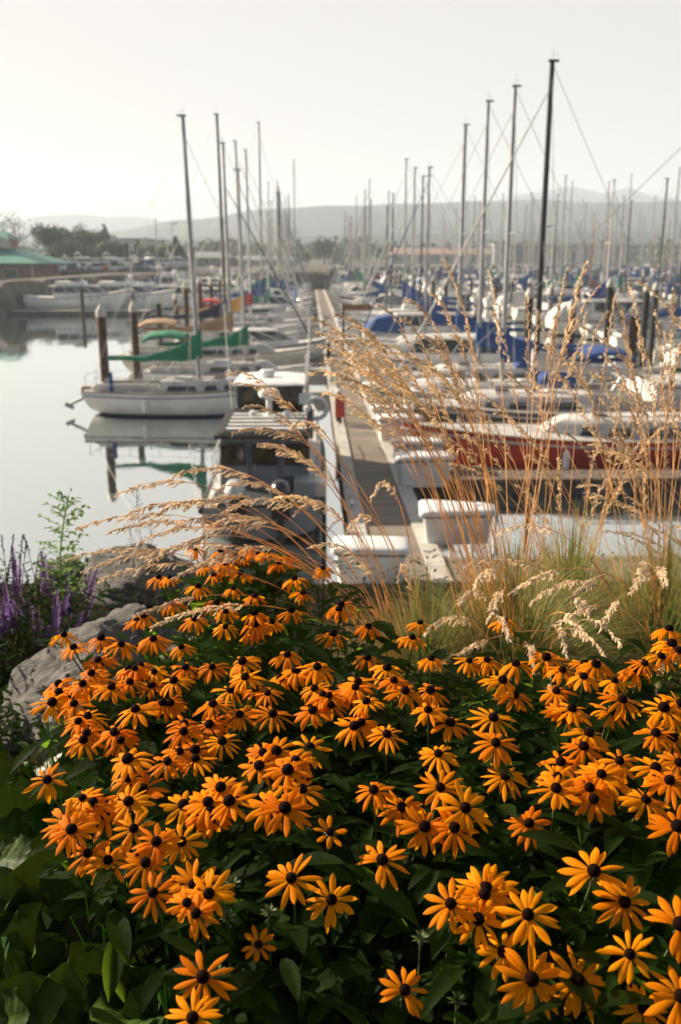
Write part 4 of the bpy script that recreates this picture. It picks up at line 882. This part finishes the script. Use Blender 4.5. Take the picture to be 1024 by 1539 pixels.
PET_MID = [petals_mesh(20+k, 13+k % 3, .02, -.70) for k in range(9)]
PET_OPEN = [petals_mesh(40+k, 12+k % 4, .10, -.42, .040, .0094) for k in range(9)]
PET_YOUNG = [petals_mesh(60+k, 8+k, .35, .1, .024, .008) for k in range(2)]
def cone_mesh():
    mb = MB(); r = .0100; prof = [(r*.75, -.002), (r*1.0, .001), (r*1.03, .004), (r*.93, .0075), (r*.70, .0105), (r*.36, .0123), (.0004, .0130)]
    mb.lathe((0, 0, 0), prof, 18); me = bpy.data.meshes.new('cone')
    vs = [tuple(Vector(v)*(1+.05*noise.noise(Vector(v)*900))) for v in mb.v]
    me.from_pydata(vs, [], mb.f); me.materials.append(M['cone']); me.polygons.foreach_set('use_smooth', [True]*len(mb.f)); me.update(); return me
CONE = cone_mesh()
def leaf_geo(mb, base, dirv, L, W_, droop=.5, up=Vector((0, 0, 1)), mi=0, fold=.25, m=6):
    dirv = Vector(dirv).normalized(); rt = dirv.cross(up)
    if rt.length < .05: rt = dirv.orthogonal()
    rt.normalize(); p = Vector(base); d = dirv.copy(); rows = []
    for i in range(m+1):
        t = i/m; wd = W_*.5*(math.sin(math.pi*min(1, t*.93+.06))**.85)*(1-.25*t)+.0004; u = rt.cross(d).normalized()
        rows.append([p-rt*wd+u*wd*fold, p-rt*wd*.5+u*wd*fold*.35, p, p+rt*wd*.5+u*wd*fold*.35, p+rt*wd+u*wd*fold]); p = p+d*(L/m); d = (d+Vector((0, 0, -droop/m))).normalized()
    quad_strip(mb, rows, mi)
def leaf_mesh(seed):
    rnd = random.Random(seed); mb = MB(); leaf_geo(mb, (0, 0, 0), (1, 0, .5), rnd.uniform(.07, .10), rnd.uniform(.022, .034), .9)
    me = bpy.data.meshes.new('leaf'); me.from_pydata(mb.v, [], mb.f); me.materials.append(M['flower_leaf']); me.polygons.foreach_set('use_smooth', [True]*len(mb.f)); me.update(); return me
LEAVES = [leaf_mesh(k) for k in range(5)]
crops = [
 ((180,800),440/1024,[(265,60),(355,68),(370,112),(422,145),(590,85),(397,200),(472,226),(275,192),(137,160),(175,160),(712,128),(612,165),(602,278),(182,250),(85,294),(60,310),(370,333),(262,305),(372,280),(338,250),(472,287),(476,325),(531,317),(465,355),(775,255),(767,272),(870,333),(746,358),(217,404),(118,375),(5,395),(230,476),(324,474),(431,454),(587,431),(72,469),(122,490),(36,527),(114,540),(191,522),(389,555),(563,514),(617,486),(691,474),(866,442),(936,477),(998,558),(806,555),(713,573),(741,609),(864,595),(475,552),(518,565),(327,604),(56,622),(535,638),(676,627),(822,683),(845,668),(224,700),(226,672),(315,675),(359,734),(5,730),(266,794),(31,797),(34,864),(210,770),(168,805),(664,757),(550,769),(489,819),(588,835),(638,902),(889,905),(935,709),(515,72),(450,58),(430,92),(330,150),(560,110),(300,120),(640,215),(420,640),(150,600),(400,80),(480,75)]),
 ((560,900),464/1024,[(158,82),(132,131),(438,76),(195,201),(320,208),(49,231),(110,308),(192,306),(471,323),(431,274),(476,218),(577,197),(702,217),(630,239),(700,261),(875,240),(993,152),(957,195),(803,275),(610,309),(828,337),(185,371),(258,415),(401,397),(632,372),(661,368),(791,377),(48,452),(219,516),(409,480),(717,449),(700,494),(940,448),(993,463),(991,391),(1018,350),(1015,545),(819,540),(625,545),(440,591),(609,632),(734,667),(906,669),(1012,758),(225,628),(97,694),(10,637),(172,758),(271,762),(307,696),(520,746),(985,605),(780,600),(1015,175),(760,585),(380,205)]),
 ((600,1200),424/1024,[(309,350),(285,440),(188,385),(468,424),(378,559),(479,658),(648,664),(707,267),(817,379),(838,567),(889,767),(20,697),(1020,460),(1022,720),(315,330)]),
 ((300,1200),320/1024,[(145,18),(335,30),(411,51),(57,107),(880,300),(635,489),(443,387),(46,461),(18,860),(628,163)]),
 ((0,1100),400/1024,[(322,34),(465,35),(443,5),(494,109),(498,180),(183,187),(320,257),(277,378),(407,323),(515,374),(497,270),(603,425),(417,496),(560,505),(590,620),(745,590),(804,625),(757,700),(780,945),(743,1103),(995,818),(706,285),(813,342),(884,268),(640,118),(692,75),(998,133),(1020,280),(700,425),(250,345),(340,470),(720,660)]),
 ((0,880),260/1024,[(310,697),(349,638),(438,370),(601,316),(703,353),(614,458),(583,445),(831,480),(561,572),(491,587),(660,607),(770,578),(903,600),(804,738),(520,778),(440,705),(855,183),(812,210),(908,320),(916,512),(682,868),(715,920),(497,920),(761,1036),(988,1050),(1010,700)])]
pts = []
for (ox, oy), k, L_ in crops:
    for x, y in L_:
        q = (ox+x*k, oy+y*k)
        if all((q[0]-a)**2+(q[1]-b)**2 > 49 for a, b in pts): pts.append(q)
rx_ = random.Random(21)
for k in range(30):
    a_, b_ = rx_.choice([q for q in pts if 960 < q[1] < 1260]); pts.append((a_+rx_.uniform(-22, 22), b_-rx_.uniform(10, 22)))
YOUNG = [(389, 1419), (496, 1251), (317, 1233), (627, 1418), (270, 1455)]
def interp(T, x):
    if x <= T[0][0]: return T[0][1]
    for (a, b), (c, d) in zip(T, T[1:]):
        if x <= c: return b+(d-b)*(x-a)/(c-a)
    return T[-1][1]
DT = [(815, 2.45), (900, 2.12), (960, 1.92), (1050, 1.66), (1150, 1.45), (1250, 1.30), (1350, 1.20), (1540, 1.10)]
def depth_at(x, y):
    d = interp(DT, y); return d*(1+.13*(1-x/1024)*(1 if y < 1200 else max(.3, 1-(y-1200)/500)))
heads = []; rnd = random.Random(99)
bands = {}
for i, (x, y) in enumerate(sorted(pts, key=lambda q: -q[1])):
    young = any(abs(x-a) < 10 and abs(y-b) < 10 for a, b in YOUNG)
    d = depth_at(x, y)*rnd.uniform(.975, 1.025); p = at_d(x, y, d)
    # facing: the cone leans towards the viewer low down, stands upright higher up
    lean = interp([(820, .0), (950, .05), (1050, .14), (1150, .26), (1250, .38), (1400, .48), (1540, .52)], y)+rnd.uniform(-.16, .16)
    ax = Vector((rnd.uniform(-.22, .22)+(x-600)/1024*.15, -lean, 1)).normalized()
    kind = PET_YOUNG if young else (PET_UP if y < 1000+rnd.uniform(-50, 60) else (PET_MID if y < 1190+rnd.uniform(-60, 60) else PET_OPEN))
    s = rnd.uniform(.80, 1.05)*interp([(1000, 1.0), (1150, 1.02), (1300, 1.0), (1540, .99)], y)*(.95 if x < 650 and y > 1250 else 1)
    if x < 330 and 1180 < y < 1420: s *= .92
    if 960 < x and y > 1150: s *= 1.0
    base = Vector((p.x*rnd.uniform(.86, 1.0)+rnd.uniform(-.06, .06)+(.10 if x < 250 else 0), max(1.15, p.y+rnd.uniform(.05, .30)), GZ-.02))
    t = thing('black_eyed_susan', '', 'flower', base, 0, 'orange black-eyed flowers of the bed')
    q = Vector((0, 0, 1)).rotation_difference(ax)
    h = p-base; head = h
    mid = h*.5+Vector((h.x*-.12, h.y*-.12+.02, .04)); c2 = head-ax*.10*min(1, h.length)
    P = [Vector((0, 0, 0)), mid, c2, head-ax*.003]
    cur = []
    for k in range(11):
        u = k/10; cur.append(P[0]*(1-u)**3+P[1]*3*u*(1-u)**2+P[2]*3*u*u*(1-u)+P[3]*u**3)
    sr = .0019*(.8 if young else 1)
    mb = MB(); mb.tube(cur, [sr*1.25]*5+[sr]*5+[sr*1.3], 6)
    for k in range(9):
        a = k/9*6.28; dd = (q @ Vector((math.cos(a), math.sin(a), -.35))); leaf_geo(mb, head-ax*.003, dd, .012, .0035, .5, m=3)
    mb.build('stem', 'flower_stem', t)
    def part(name, me, sc, rot=None):
        o = bpy.data.objects.new(name, me); C.objects.link(o); o.parent = t; o.location = head; o.rotation_mode = 'QUATERNION'; o.rotation_quaternion = q @ (rot or Matrix.Rotation(rnd.uniform(0, 6.28), 3, 'Z').to_quaternion()); o.scale = (sc,)*3; return o
    part('petals', rnd.choice(kind), s); part('cone', CONE, s*rnd.uniform(.82, .98)*(.8 if young else 1))
    for k in range(2 if y < 1250 else 3):
        u = rnd.uniform(.45, .9); j = int(u*10); o = bpy.data.objects.new('leaf', rnd.choice(LEAVES)); C.objects.link(o); o.parent = t; o.location = cur[j]
        o.rotation_euler = (rnd.uniform(-.3, .3), rnd.uniform(-.4, .3), rnd.uniform(0, 6.28)); o.scale = (rnd.uniform(.6, 1.05),)*3
    heads.append(p); b = int((1539-y)//62); bands.setdefault(b, []).append((x, t, lean, young))
for b, L_ in bands.items():
    L_.sort(key=lambda q: q[0]); n = len(L_)
    for k, (x, t, lean, young) in enumerate(L_):
        what = 'small half-open orange flower' if young else ('orange flower facing the viewer' if b < 4 else ('orange flower seen from above' if b < 7 else 'orange flower with drooping petals'))
        pos = '%s from %s' % (ORD[k] if k < n/2 else ORD[n-1-k], 'left' if k < n/2 else 'right')
        t['label'] = '%s, %s in the %s level up from the bottom' % (what, pos, ORD[b])
        if k == 0 and 4 < b < 9: t['label'] = '%s, leftmost of its level, over the grey boulder, %s level up' % (what, ORD[b])
# leafy mass under the flowers
mb = MB(); rnd = random.Random(4)
extra = []
for k in range(900):
    x = rnd.uniform(300, 1060); y = rnd.uniform(1180, 1700); extra.append(at_d(x, y, depth_at(x, y)*rnd.uniform(1.10, 1.45)))
for k in range(6200):
    if k < 4600:
        c = rnd.choice(heads); lft = (c.x/c.y)*FPX*.96+512 < 330
        if lft and rnd.random() < .55: continue
        p = c+Vector((rnd.gauss(0, .055), rnd.gauss(.01, .07), -.045-abs(rnd.gauss(0, .13))))+Vector((.05 if lft else 0, .03 if lft else 0, 0))
    else: p = rnd.choice(extra)+Vector((rnd.gauss(0, .04), rnd.gauss(0, .04), rnd.gauss(0, .03)))
    if p.z < GZ-.02 or p.y < .72: continue
    a = rnd.uniform(0, 6.28); L_ = rnd.uniform(.045, .11); leaf_geo(mb, p, (math.cos(a), math.sin(a), rnd.uniform(-.3, .7)), L_, L_*rnd.uniform(.26, .42), rnd.uniform(.3, 1.3), fold=rnd.uniform(.1, .4), m=5)
for k in range(700):
    c = rnd.choice(heads); p = c+Vector((rnd.gauss(0, .05), rnd.gauss(.03, .06), -.05-rnd.random()*.15)); b = Vector((p.x*.95+rnd.gauss(0, .05), p.y+rnd.uniform(-.02, .15), max(GZ, p.z-rnd.uniform(.15, .5))))
    mb.tube([b, (p+b)/2+Vector((rnd.gauss(0, .01), 0, .01)), p], .0014, 4)
tag(mb.build('foliage', 'flower_leaf'), 'dark green leafy growth beneath the orange flowers', 'foliage', kind='stuff')
# big broad leaves low in front, flower buds
def broad(mb, p, dirv, L_, up, seed, wavy=.1, mi=0):
    rnd = random.Random(seed); d = Vector(dirv).normalized(); up = Vector(up).normalized(); rt = d.cross(up).normalized(); up = rt.cross(d).normalized(); m, n = 26, 15; rows = []
    for i in range(m+1):
        t = i/m; wd = L_*.45*max(0, 1-abs((t-.54)/.55)**2.3)**.5+.0008
        row = []
        for j in range(n):
            q = -1+2*j/(n-1)
            z = .30*L_*q*q*(.5+.5*math.cos(seed))+wavy*L_*abs(q)**2.5*math.sin(t*13+seed*1.7+q*2)*.55-.18*L_*t*t-.035*L_*math.exp(-(q*5)**2)+.016*L_*math.sin(t*26-abs(q)*9)*(1-abs(q)**3)*min(1, abs(q)*4)
            row.append(Vector(p)+d*L_*(t-.02*abs(q)*4*(t > .85))+rt*wd*q+up*z)
        rows.append(row)
    quad_strip(mb, rows, mi)
rnd = random.Random(31); bud = 0
for k, (x, y, rusty) in enumerate([(20,1150,0),(70,1140,1),(30,1215,0),(15,1290,0),(75,1290,0),(40,1370,0),(10,1380,0),(105,1395,1),(25,1440,0),(75,1440,0),(120,1330,0),(145,1370,0),(160,1470,0),(90,1490,0),(30,1490,0),(15,1530,0),(85,1535,0),(210,1490,0),(240,1440,0),(150,1530,0),(230,1530,0),(120,1250,0),(180,1420,0),(60,1240,0),(5,1340,0),(280,1500,0),(190,1380,0),(130,1450,0),(50,1180,0),(95,1200,0),(35,1255,0),(100,1340,0),(55,1330,0),(0,1420,0),(60,1410,0),(105,1440,0),(140,1500,0),(45,1515,0),(190,1525,0),(170,1330,0)]):
    if k % 4 == 0:
        c0 = at_d(x, y, 1.75); base = Vector((c0.x, c0.y+.05, GZ)); t = thing('bergenia_plant', '', 'plant', base, 0, 'broad-leaved plants at lower left')
        t['label'] = 'broad-leaved glossy green plant low at the left, %s plant counted down from the boulder' % ORD[k//4]
    d = interp([(1100, 2.25), (1200, 1.85), (1350, 1.55), (1540, 1.32)], y)*rnd.uniform(.96, 1.04); p = at_d(x, y, d)-base
    L_ = rnd.uniform(.075, .115)
    dv = Vector((rnd.uniform(-.8, .8), rnd.uniform(-.75, .1), rnd.uniform(.25, 1.1))); dv.normalize()
    upv = Vector((rnd.uniform(-.7, .7), rnd.uniform(-.9, -.1), .6)) ; mb = MB(); broad(mb, p-dv*L_*.5, dv, L_, upv, k*1.37+.3, .13)
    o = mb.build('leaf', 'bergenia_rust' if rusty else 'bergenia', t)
    if rusty: o['label'] = 'leaf turning rusty brown'
    MB().tube([(p.x*.2, p.y*.2, 0), (p-dv*L_*.6)*.7+Vector((0, 0, .02)), p-dv*L_*.5], .003, 6).build('petiole', 'flower_stem', t)
mb = MB()
for k in range(260):
    x, y = rnd.uniform(-60, 300), rnd.uniform(1130, 1650); p = at_d(x, y, interp([(1100, 2.5), (1300, 1.95), (1600, 1.55)], y)*rnd.uniform(1.0, 1.12))
    if p.z < GZ: continue
    a = rnd.uniform(0, 6.28); broad(mb, p, (math.cos(a), math.sin(a)*.7, rnd.uniform(-.1, .8)), rnd.uniform(.06, .11), (rnd.gauss(0, .4), -.6, .7), k*.77, .1)
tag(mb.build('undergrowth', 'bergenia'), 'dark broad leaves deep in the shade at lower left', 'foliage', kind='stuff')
mb = MB()
for k in range(46):
    x, y = rnd.uniform(300, 760), rnd.uniform(1230, 1620); p = at_d(x, y, depth_at(x, y)*rnd.uniform(1.12, 1.3)); a = rnd.uniform(0, 6.28)
    leaf_geo(mb, p, (math.cos(a), math.sin(a)*.5-.3, rnd.uniform(-.8, .3)), rnd.uniform(.09, .14), rnd.uniform(.045, .065), .7, fold=.15, m=8)
tag(mb.build('broad_foliage', 'flower_leaf'), 'large dim leaves showing between the front flowers', 'foliage', kind='stuff')
for k, (x, y) in enumerate([(350, 1330), (342, 1380), (404, 1372), (326, 1462), (632, 1412), (687, 1505)]):
    p = at_d(x, y, depth_at(x, y)*1.02); base = Vector((p.x, p.y+.12, GZ)); t = thing('flower_bud', '%s green spiky bud from the left among the front flowers' % ORD[k], 'bud', base, 0, 'unopened buds')
    h = p-base; MB().tube([(0, 0, 0), h*.55+Vector((0, -.02, .03)), h], .0014, 5).build('stem', 'flower_stem', t); mb = MB()
    for j in range(22):
        a = j*2.4; e = j/22*1.3; leaf_geo(mb, h, (math.cos(a)*math.cos(e), math.sin(a)*math.cos(e)-.3, math.sin(e)), .013, .003, .1, m=3)
    mb.build('bud', 'flower_stem', t)
mb = MB()
for k in range(800):
    x, y = rnd.uniform(-40, 75), rnd.uniform(1010, 1130); p = at_y(x, y, 2.9); p = at_z(x, y, GZ+.03) if p.z < GZ else p; a = rnd.uniform(0, 6.28)
    p = Vector((p.x, p.y, GZ+rnd.uniform(.02, .12))); leaf_geo(mb, p, (math.cos(a), math.sin(a), .3), .03, .018, .5, m=3)
for k in range(2200):
    x = rnd.uniform(-2.2, 2.6); y = rnd.uniform(2.6, 4.4); a = rnd.uniform(0, 6.28); leaf_geo(mb, (x, y, ground_z(x, y)+rnd.uniform(.0, .07)), (math.cos(a), math.sin(a), .4), rnd.uniform(.02, .05), .016, .5, m=3)
tag(mb.build('ground_cover', 'flower_leaf'), 'small low green leaves covering the soil beside the boulder', 'ground cover', kind='stuff')
# ================================================================== tufted grass
def panicle(mb, pts, rnd, dense=1.0, Ls=.0092, spread=.03):
    n = len(pts); ntot = int(50*dense)
    for k in range(ntot):
        u = (k+rnd.random())/ntot; f = u*(n-1); i = min(n-2, int(f)); p = pts[i].lerp(pts[i+1], f-i); ax = (pts[i+1]-pts[i]).normalized()
        a = rnd.uniform(0, 6.28); o = ax.orthogonal().normalized(); o = Matrix.Rotation(a, 3, ax) @ o
        bl = spread*(1-u*.75)*rnd.uniform(.35, 1.1); d = (ax*rnd.uniform(1.3, 2.2)+o*.7+Vector((0, 0, -.30))).normalized(); e = p+d*bl+Vector((0, 0, -bl*.2))
        mb.tube([p, (p+e)/2+o*bl*.08, e], .00035, 3, cap=False)
        ns = 4+int(bl/spread*7)
        for j in range(ns):
            q = .25+.75*(j+rnd.random()*.6)/ns; c = p.lerp(e, min(1, q)); dd = (d+Vector((rnd.gauss(0, .16), rnd.gauss(0, .16), rnd.gauss(-.08, .16)))).normalized(); L_ = Ls*rnd.uniform(.8, 1.45)
            s1 = dd.orthogonal().normalized()*L_*.13; s2 = dd.cross(s1).normalized()*L_*.12
            mb.add([c, c+dd*L_*.4+s1, c+dd*L_*.35+s2, c+dd*L_*.4-s1, c+dd*L_*.35-s2, c+dd*L_], [(0, 1, 2), (0, 2, 3), (0, 3, 4), (0, 4, 1), (5, 2, 1), (5, 3, 2), (5, 4, 3), (5, 1, 4)])
def stem_to(t, base, tip, rnd, arch=.3, hl=.19, dense=1.0, r=.00125, spread=.032):
    b = base; v = tip-b; hz = Vector((v.x, v.y, 0))
    top = max(v.z, .0); c1 = b+hz*(.22-arch*.1)+Vector((0, 0, v.z*.5+arch*.35)); c2 = b+hz*.68+Vector((0, 0, v.z*.92+arch*.42))
    P = [b, c1, c2, tip]; cur = []
    for k in range(25):
        u = k/24; cur.append(P[0]*(1-u)**3+P[1]*3*u*(1-u)**2+P[2]*3*u*u*(1-u)+P[3]*u**3)
    o = t.location; cur = [p-o for p in cur]; L_ = 0; i = len(cur)-1
    while L_ < hl and i > 1: L_ += (cur[i]-cur[i-1]).length; i -= 1
    st = MB().tube(cur, [r]*(i+1)+[r*(1-.6*(k+1)/(25-i-1)) for k in range(25-i-1)], 4, cap=False).build('flower_stem', 'straw', t)
    mb = MB(); panicle(mb, cur[i:], rnd, dense, spread=spread); mb.build('seed_head', 'seed', st, smooth=False)
def tuft(label, cx, cy, tips, seed, rad=.5, nb=1000, h=.5):
    rnd = random.Random(seed); z = ground_z(cx, cy); t = thing('grass_clump', label, 'grass clump', (cx, cy, z), 0)
    mb = MB()
    for k in range(nb):
        a = rnd.uniform(0, 6.28); out_ = abs(rnd.gauss(.55, .3)); hh = h*rnd.uniform(.6, 1.15)*(1.08-.35*out_); r0 = rnd.uniform(0, .10); b = Vector((math.cos(a)*r0, math.sin(a)*r0, 0))
        e = Vector((math.cos(a)*out_*rad, math.sin(a)*out_*rad, hh*(1-.25*out_))); c = Vector((e.x*.35, e.y*.35, hh*.85)); rows = []
        w0 = rnd.uniform(.0016, .0028); sd = Vector((-math.sin(a+rnd.uniform(-.8, .8)), math.cos(a), 0))
        for i in range(8):
            u = i/7; p = b*(1-u)**2+c*2*u*(1-u)+e*u*u; rows.append([p-sd*w0*(1-u*.85), p+sd*w0*(1-u*.85)])
        quad_strip(mb, rows)
    mb.build('blades', 'grass_green', t)
    for (px, py, d, arch) in tips:
        tip = at_d(px, py, d); a = rnd.uniform(0, 6.28); r0 = rnd.uniform(0, .13)
        stem_to(t, Vector((cx+math.cos(a)*r0, cy+math.sin(a)*r0, z)), tip, rnd, arch, hl=rnd.uniform(.15, .24)*(1.25 if arch < .2 else 1), dense=rnd.uniform(.8, 1.3), spread=rnd.uniform(.024, .038)*(.62 if arch < .2 else 1))
    return t
rg = random.Random(77)
def J(L_, d0, d1, arch, da=.1): return [(x, y, rg.uniform(d0, d1), arch+rg.uniform(-da, da)) for x, y in L_]
# left fan: long arcs falling to the left
left = J([(105,838),(128,858),(150,872),(165,800),(192,772),(208,815),(228,842),(250,800),(178,742),(215,838),(262,868),(205,925),(232,940),(120,792),(300,850),(285,820),(310,792),(335,770),(238,770)], 2.05, 2.4, .34) + \
       J([(262,715),(372,610),(352,650),(392,668),(420,680),(300,760),(330,735),(410,750),(445,770),(345,560),(352,575),(470,822),(522,800),(560,745),(600,870),(440,640)], 2.2, 2.7, .33)
mid = J([(472,478),(482,520),(500,500),(515,530),(535,505),(545,545),(560,560),(498,560),(568,457),(605,478),(590,520),(620,540),(655,505),(468,560),(520,580),(640,560),(690,560),(575,600),(530,620),(485,545),(505,472),(610,600),(660,590),(478,500),(492,540),(510,512),(525,490),(540,530),(550,510),(505,575),(488,590),(580,555),(598,530),(570,575),(520,555),(630,505),(645,525),(612,450)], 2.3, 2.8, .22)
r1 = J([(668,392),(735,408),(740,470),(700,490),(650,440),(793,452),(808,470),(853,404),(846,440),(882,396),(868,450),(900,432),(912,470),(880,500),(820,520),(760,560),(720,590),(745,620),(835,560),(860,540),(890,560)], 2.45, 3.0, .06, .06)
r2 = J([(945,428),(1012,438),(985,470),(1000,500),(960,500),(930,455),(938,505),(1022,520),(975,540),(1010,560),(950,565),(915,540),(1000,600),(970,620),(1018,640),(935,600),(905,600),(880,640),(850,650),(925,650),(1040,470),(1050,540),(1060,420)], 2.5, 3.1, .06, .06)
low = J([(715,880),(640,950),(690,905),(735,930),(800,1010),(826,1040),(765,960),(850,985),(880,960),(910,990),(935,975),(885,925),(860,900),(770,890),(950,890),(985,1040),(1015,1000),(660,1000),(835,940),(905,945),(800,905),(960,860),(1000,880),(700,850),(750,800)], 1.85, 2.15, .22)
tuft('tall tufted grass with golden plumes, main clump behind the orange flowers right of centre', .52, 2.62, mid+low[:12]+r1[:14], 1, .58, 2300, .58)
tuft('second clump of golden-plumed grass at the right edge behind the flowers', 1.02, 2.75, r2+low[12:]+r1[14:], 2, .58, 2000, .58)
tuft('left clump of grass whose long straw plumes arch over the water and outboards', .26, 2.66, left, 3, .46, 1300, .50)
rr = random.Random(6)
tuft('clump of straw-coloured grass standing behind the others at right, taller stems crossing', .82, 3.15, [(rr.uniform(640, 1050), rr.uniform(440, 760), rr.uniform(2.9, 3.5), rr.uniform(.05, .25)) for k in range(24)], 4, .5, 1100, .55)
tuft('clump of straw-coloured grass farthest right, partly outside the picture', 1.45, 3.0, [(rr.uniform(860, 1200), rr.uniform(420, 820), rr.uniform(2.8, 3.4), rr.uniform(.05, .25)) for k in range(26)], 5, .5, 900, .55)
# fine grey weed before the water
for k, (x, y0) in enumerate(((205, 735), (225, 775), (195, 790), (310, 740))):
    p = at_y(x, y0, 3.1); z = ground_z(p.x, 3.1); t = thing('dry_weed', '%s thin grey dried weed with tiny seeds against the water behind the left plumes' % ORD[k], 'weed', (p.x, 3.1, z), 0, 'thin dried weeds')
    h = p.z-z; mb = MB(); mb.tube([(0, 0, 0), (.01, 0, h*.5), (0, 0, h)], .0009, 4); r_ = random.Random(k)
    for j in range(46):
        z0 = h*r_.uniform(.45, 1); a = r_.uniform(0, 6.28); L_ = r_.uniform(.02, .06)*(1.3-z0/h); e = Vector((math.cos(a)*L_, math.sin(a)*L_, z0+L_*1.3)); mb.tube([(0, 0, z0), e], .0004, 3); mb.lathe(e, [(.0004, 0), (.0019, .002), (.0004, .006)], 5)
    mb.build('stem', 'seed_grey', t)
# ================================================================== purple spikes, green weed
rs_ = random.Random(15)
for pl in range(4):
    X0 = at_y(2+pl*29, 1000, 3.05+(pl % 2)*.3).x; Y0 = 3.05+(pl % 2)*.3; z = ground_z(X0, Y0)
    t = thing('salvia_plant', 'purple-spiked plant behind the boulder, %s from the left edge' % ORD[pl], 'plant', (X0, Y0, z), 0, 'purple spiked plants')
    for k in range(27):
        a = rs_.uniform(0, 6.28); x, y = rs_.gauss(0, .075), rs_.gauss(0, .08); h = rs_.uniform(.18, .38); lx, ly = x*1.2+rs_.gauss(0, .015), y*1.2; b = Vector((x*.5, y*.5, 0)); e = Vector((lx, ly, h))
        dry = rs_.random() < .42
        st = MB().tube([b, (b+e)/2+Vector((0, 0, .02)), e], .0018, 5).build('flower_stem', 'salvia_stem', t); mb = MB(); d = (e-b).normalized(); Ls = rs_.uniform(.09, .16)
        n = 90 if not dry else 46
        for j in range(n):
            u = j/n; c = e-d*Ls*(1-u)+Vector((0, 0, 0)); a = j*2.4+rs_.random(); o = Vector((math.cos(a), math.sin(a), .55)).normalized(); L_ = (.016*(1-u*.55)+.002)*rs_.uniform(.7, 1.3)*(1 if not dry else .6)
            leaf_geo(mb, c, o, L_, L_*.62, .4, m=2)
        mb.build('flower_spike', 'salvia' if not dry else 'salvia_stem', st)
    mb = MB()
    for k in range(420):
        a = rs_.uniform(0, 6.28); p = Vector((rs_.gauss(0, .12), rs_.gauss(0, .12), rs_.uniform(.02, .28))); leaf_geo(mb, p, (math.cos(a), math.sin(a), rs_.uniform(-.2, .6)), rs_.uniform(.03, .055), .014, .7, m=3)
    mb.build('leaves', 'flower_leaf', t)
p = at_y(90, 745, 3.2); z = ground_z(p.x, 3.2); t = thing('lettuce_weed', 'bright green leafy weed standing tall above the purple flowers against the water', 'weed', (p.x-.03, 3.2, z)); h = p.z-z; rw = random.Random(8)
def sp(u): return Vector((.055*u*u-.0+.01*math.sin(u*7), 0, h*u))
MB().tube([sp(k/12) for k in range(13)], [.0052-.0030*k/12 for k in range(13)], 7).build('stem', 'weed', t)
for k in range(34):
    u = .42+.55*k/34; a = k*2.4; b = sp(u); L_ = rw.uniform(.07, .13)*(1.3-u*.75); mb = MB(); d = Vector((math.cos(a), math.sin(a)*.6, rw.uniform(.1, .7))).normalized(); q = b; e = b+d*L_
    mb.tube([b, (b+e)/2, e], .001, 4)
    for j in range(5):
        c = b.lerp(e, .25+.75*j/4); s_ = 1 if j % 2 else -1; o = Vector((-d.y, d.x, .2))*s_; leaf_geo(mb, c, d*.7+o,   .026*rw.uniform(.8, 1.5), .017, .8, m=3)
    mb.build('leaf', 'weed', t)
for k in range(16):
    b = sp(rw.uniform(.86, 1.0)); d = Vector((rw.gauss(0, 1), rw.gauss(0, .7), .8)).normalized(); mb = MB(); e = b+d*rw.uniform(.012, .04); mb.tube([b, e], .0009, 4); mb.lathe(e, [(.001, 0), (.0035, .003), (.003, .008), (.0008, .011)], 6); mb.build('bud', 'weed', t)
for k in range(9):
    x = rs_.uniform(-10, 60); p = at_y(x, rs_.uniform(795, 850), 3.3); z = ground_z(p.x, 3.3); t = thing('dry_stalk', '%s dark dried stalk sticking up above the purple flowers' % ORD[k], 'stalk', (p.x, 3.3, z), 0, 'dried stalks at left'); h = p.z-z
    mb = MB(); bend = rs_.uniform(-.05, .08); c = [Vector((bend*u*u, 0, h*u)) for u in (0, .3, .6, .85, 1)]; mb.tube(c, .0013, 5)
    for j in range(14): cc = c[3].lerp(c[4], j/14); mb.lathe(cc+Vector((rs_.gauss(0, .003), rs_.gauss(0, .003), 0)), [(.0005, 0), (.0028, .003), (.0005, .008)], 5)
    mb.build('stalk', 'salvia_stem', t)
# ================================================================== air
hz = MB().box((0, (YS-30+YN+40)/2, 123), (2*XW+60, YN-YS+110, 256)).build('haze', 'water', smooth=False); hz.data.materials.clear()
m = bpy.data.materials.new('haze'); m.use_nodes = True; N = m.node_tree.nodes; N.remove(N['Principled BSDF'])
v = N.new('ShaderNodeVolumePrincipled'); v.inputs['Color'].default_value = (.75, .86, .985, 1); v.inputs['Density'].default_value = .00042; v.inputs['Anisotropy'].default_value = .12
m.node_tree.links.new(v.outputs[0], N['Material Output'].inputs['Volume']); hz.data.materials.append(m); tag(hz, kind='stuff', label='thin pale morning haze over the harbour', cat='haze')
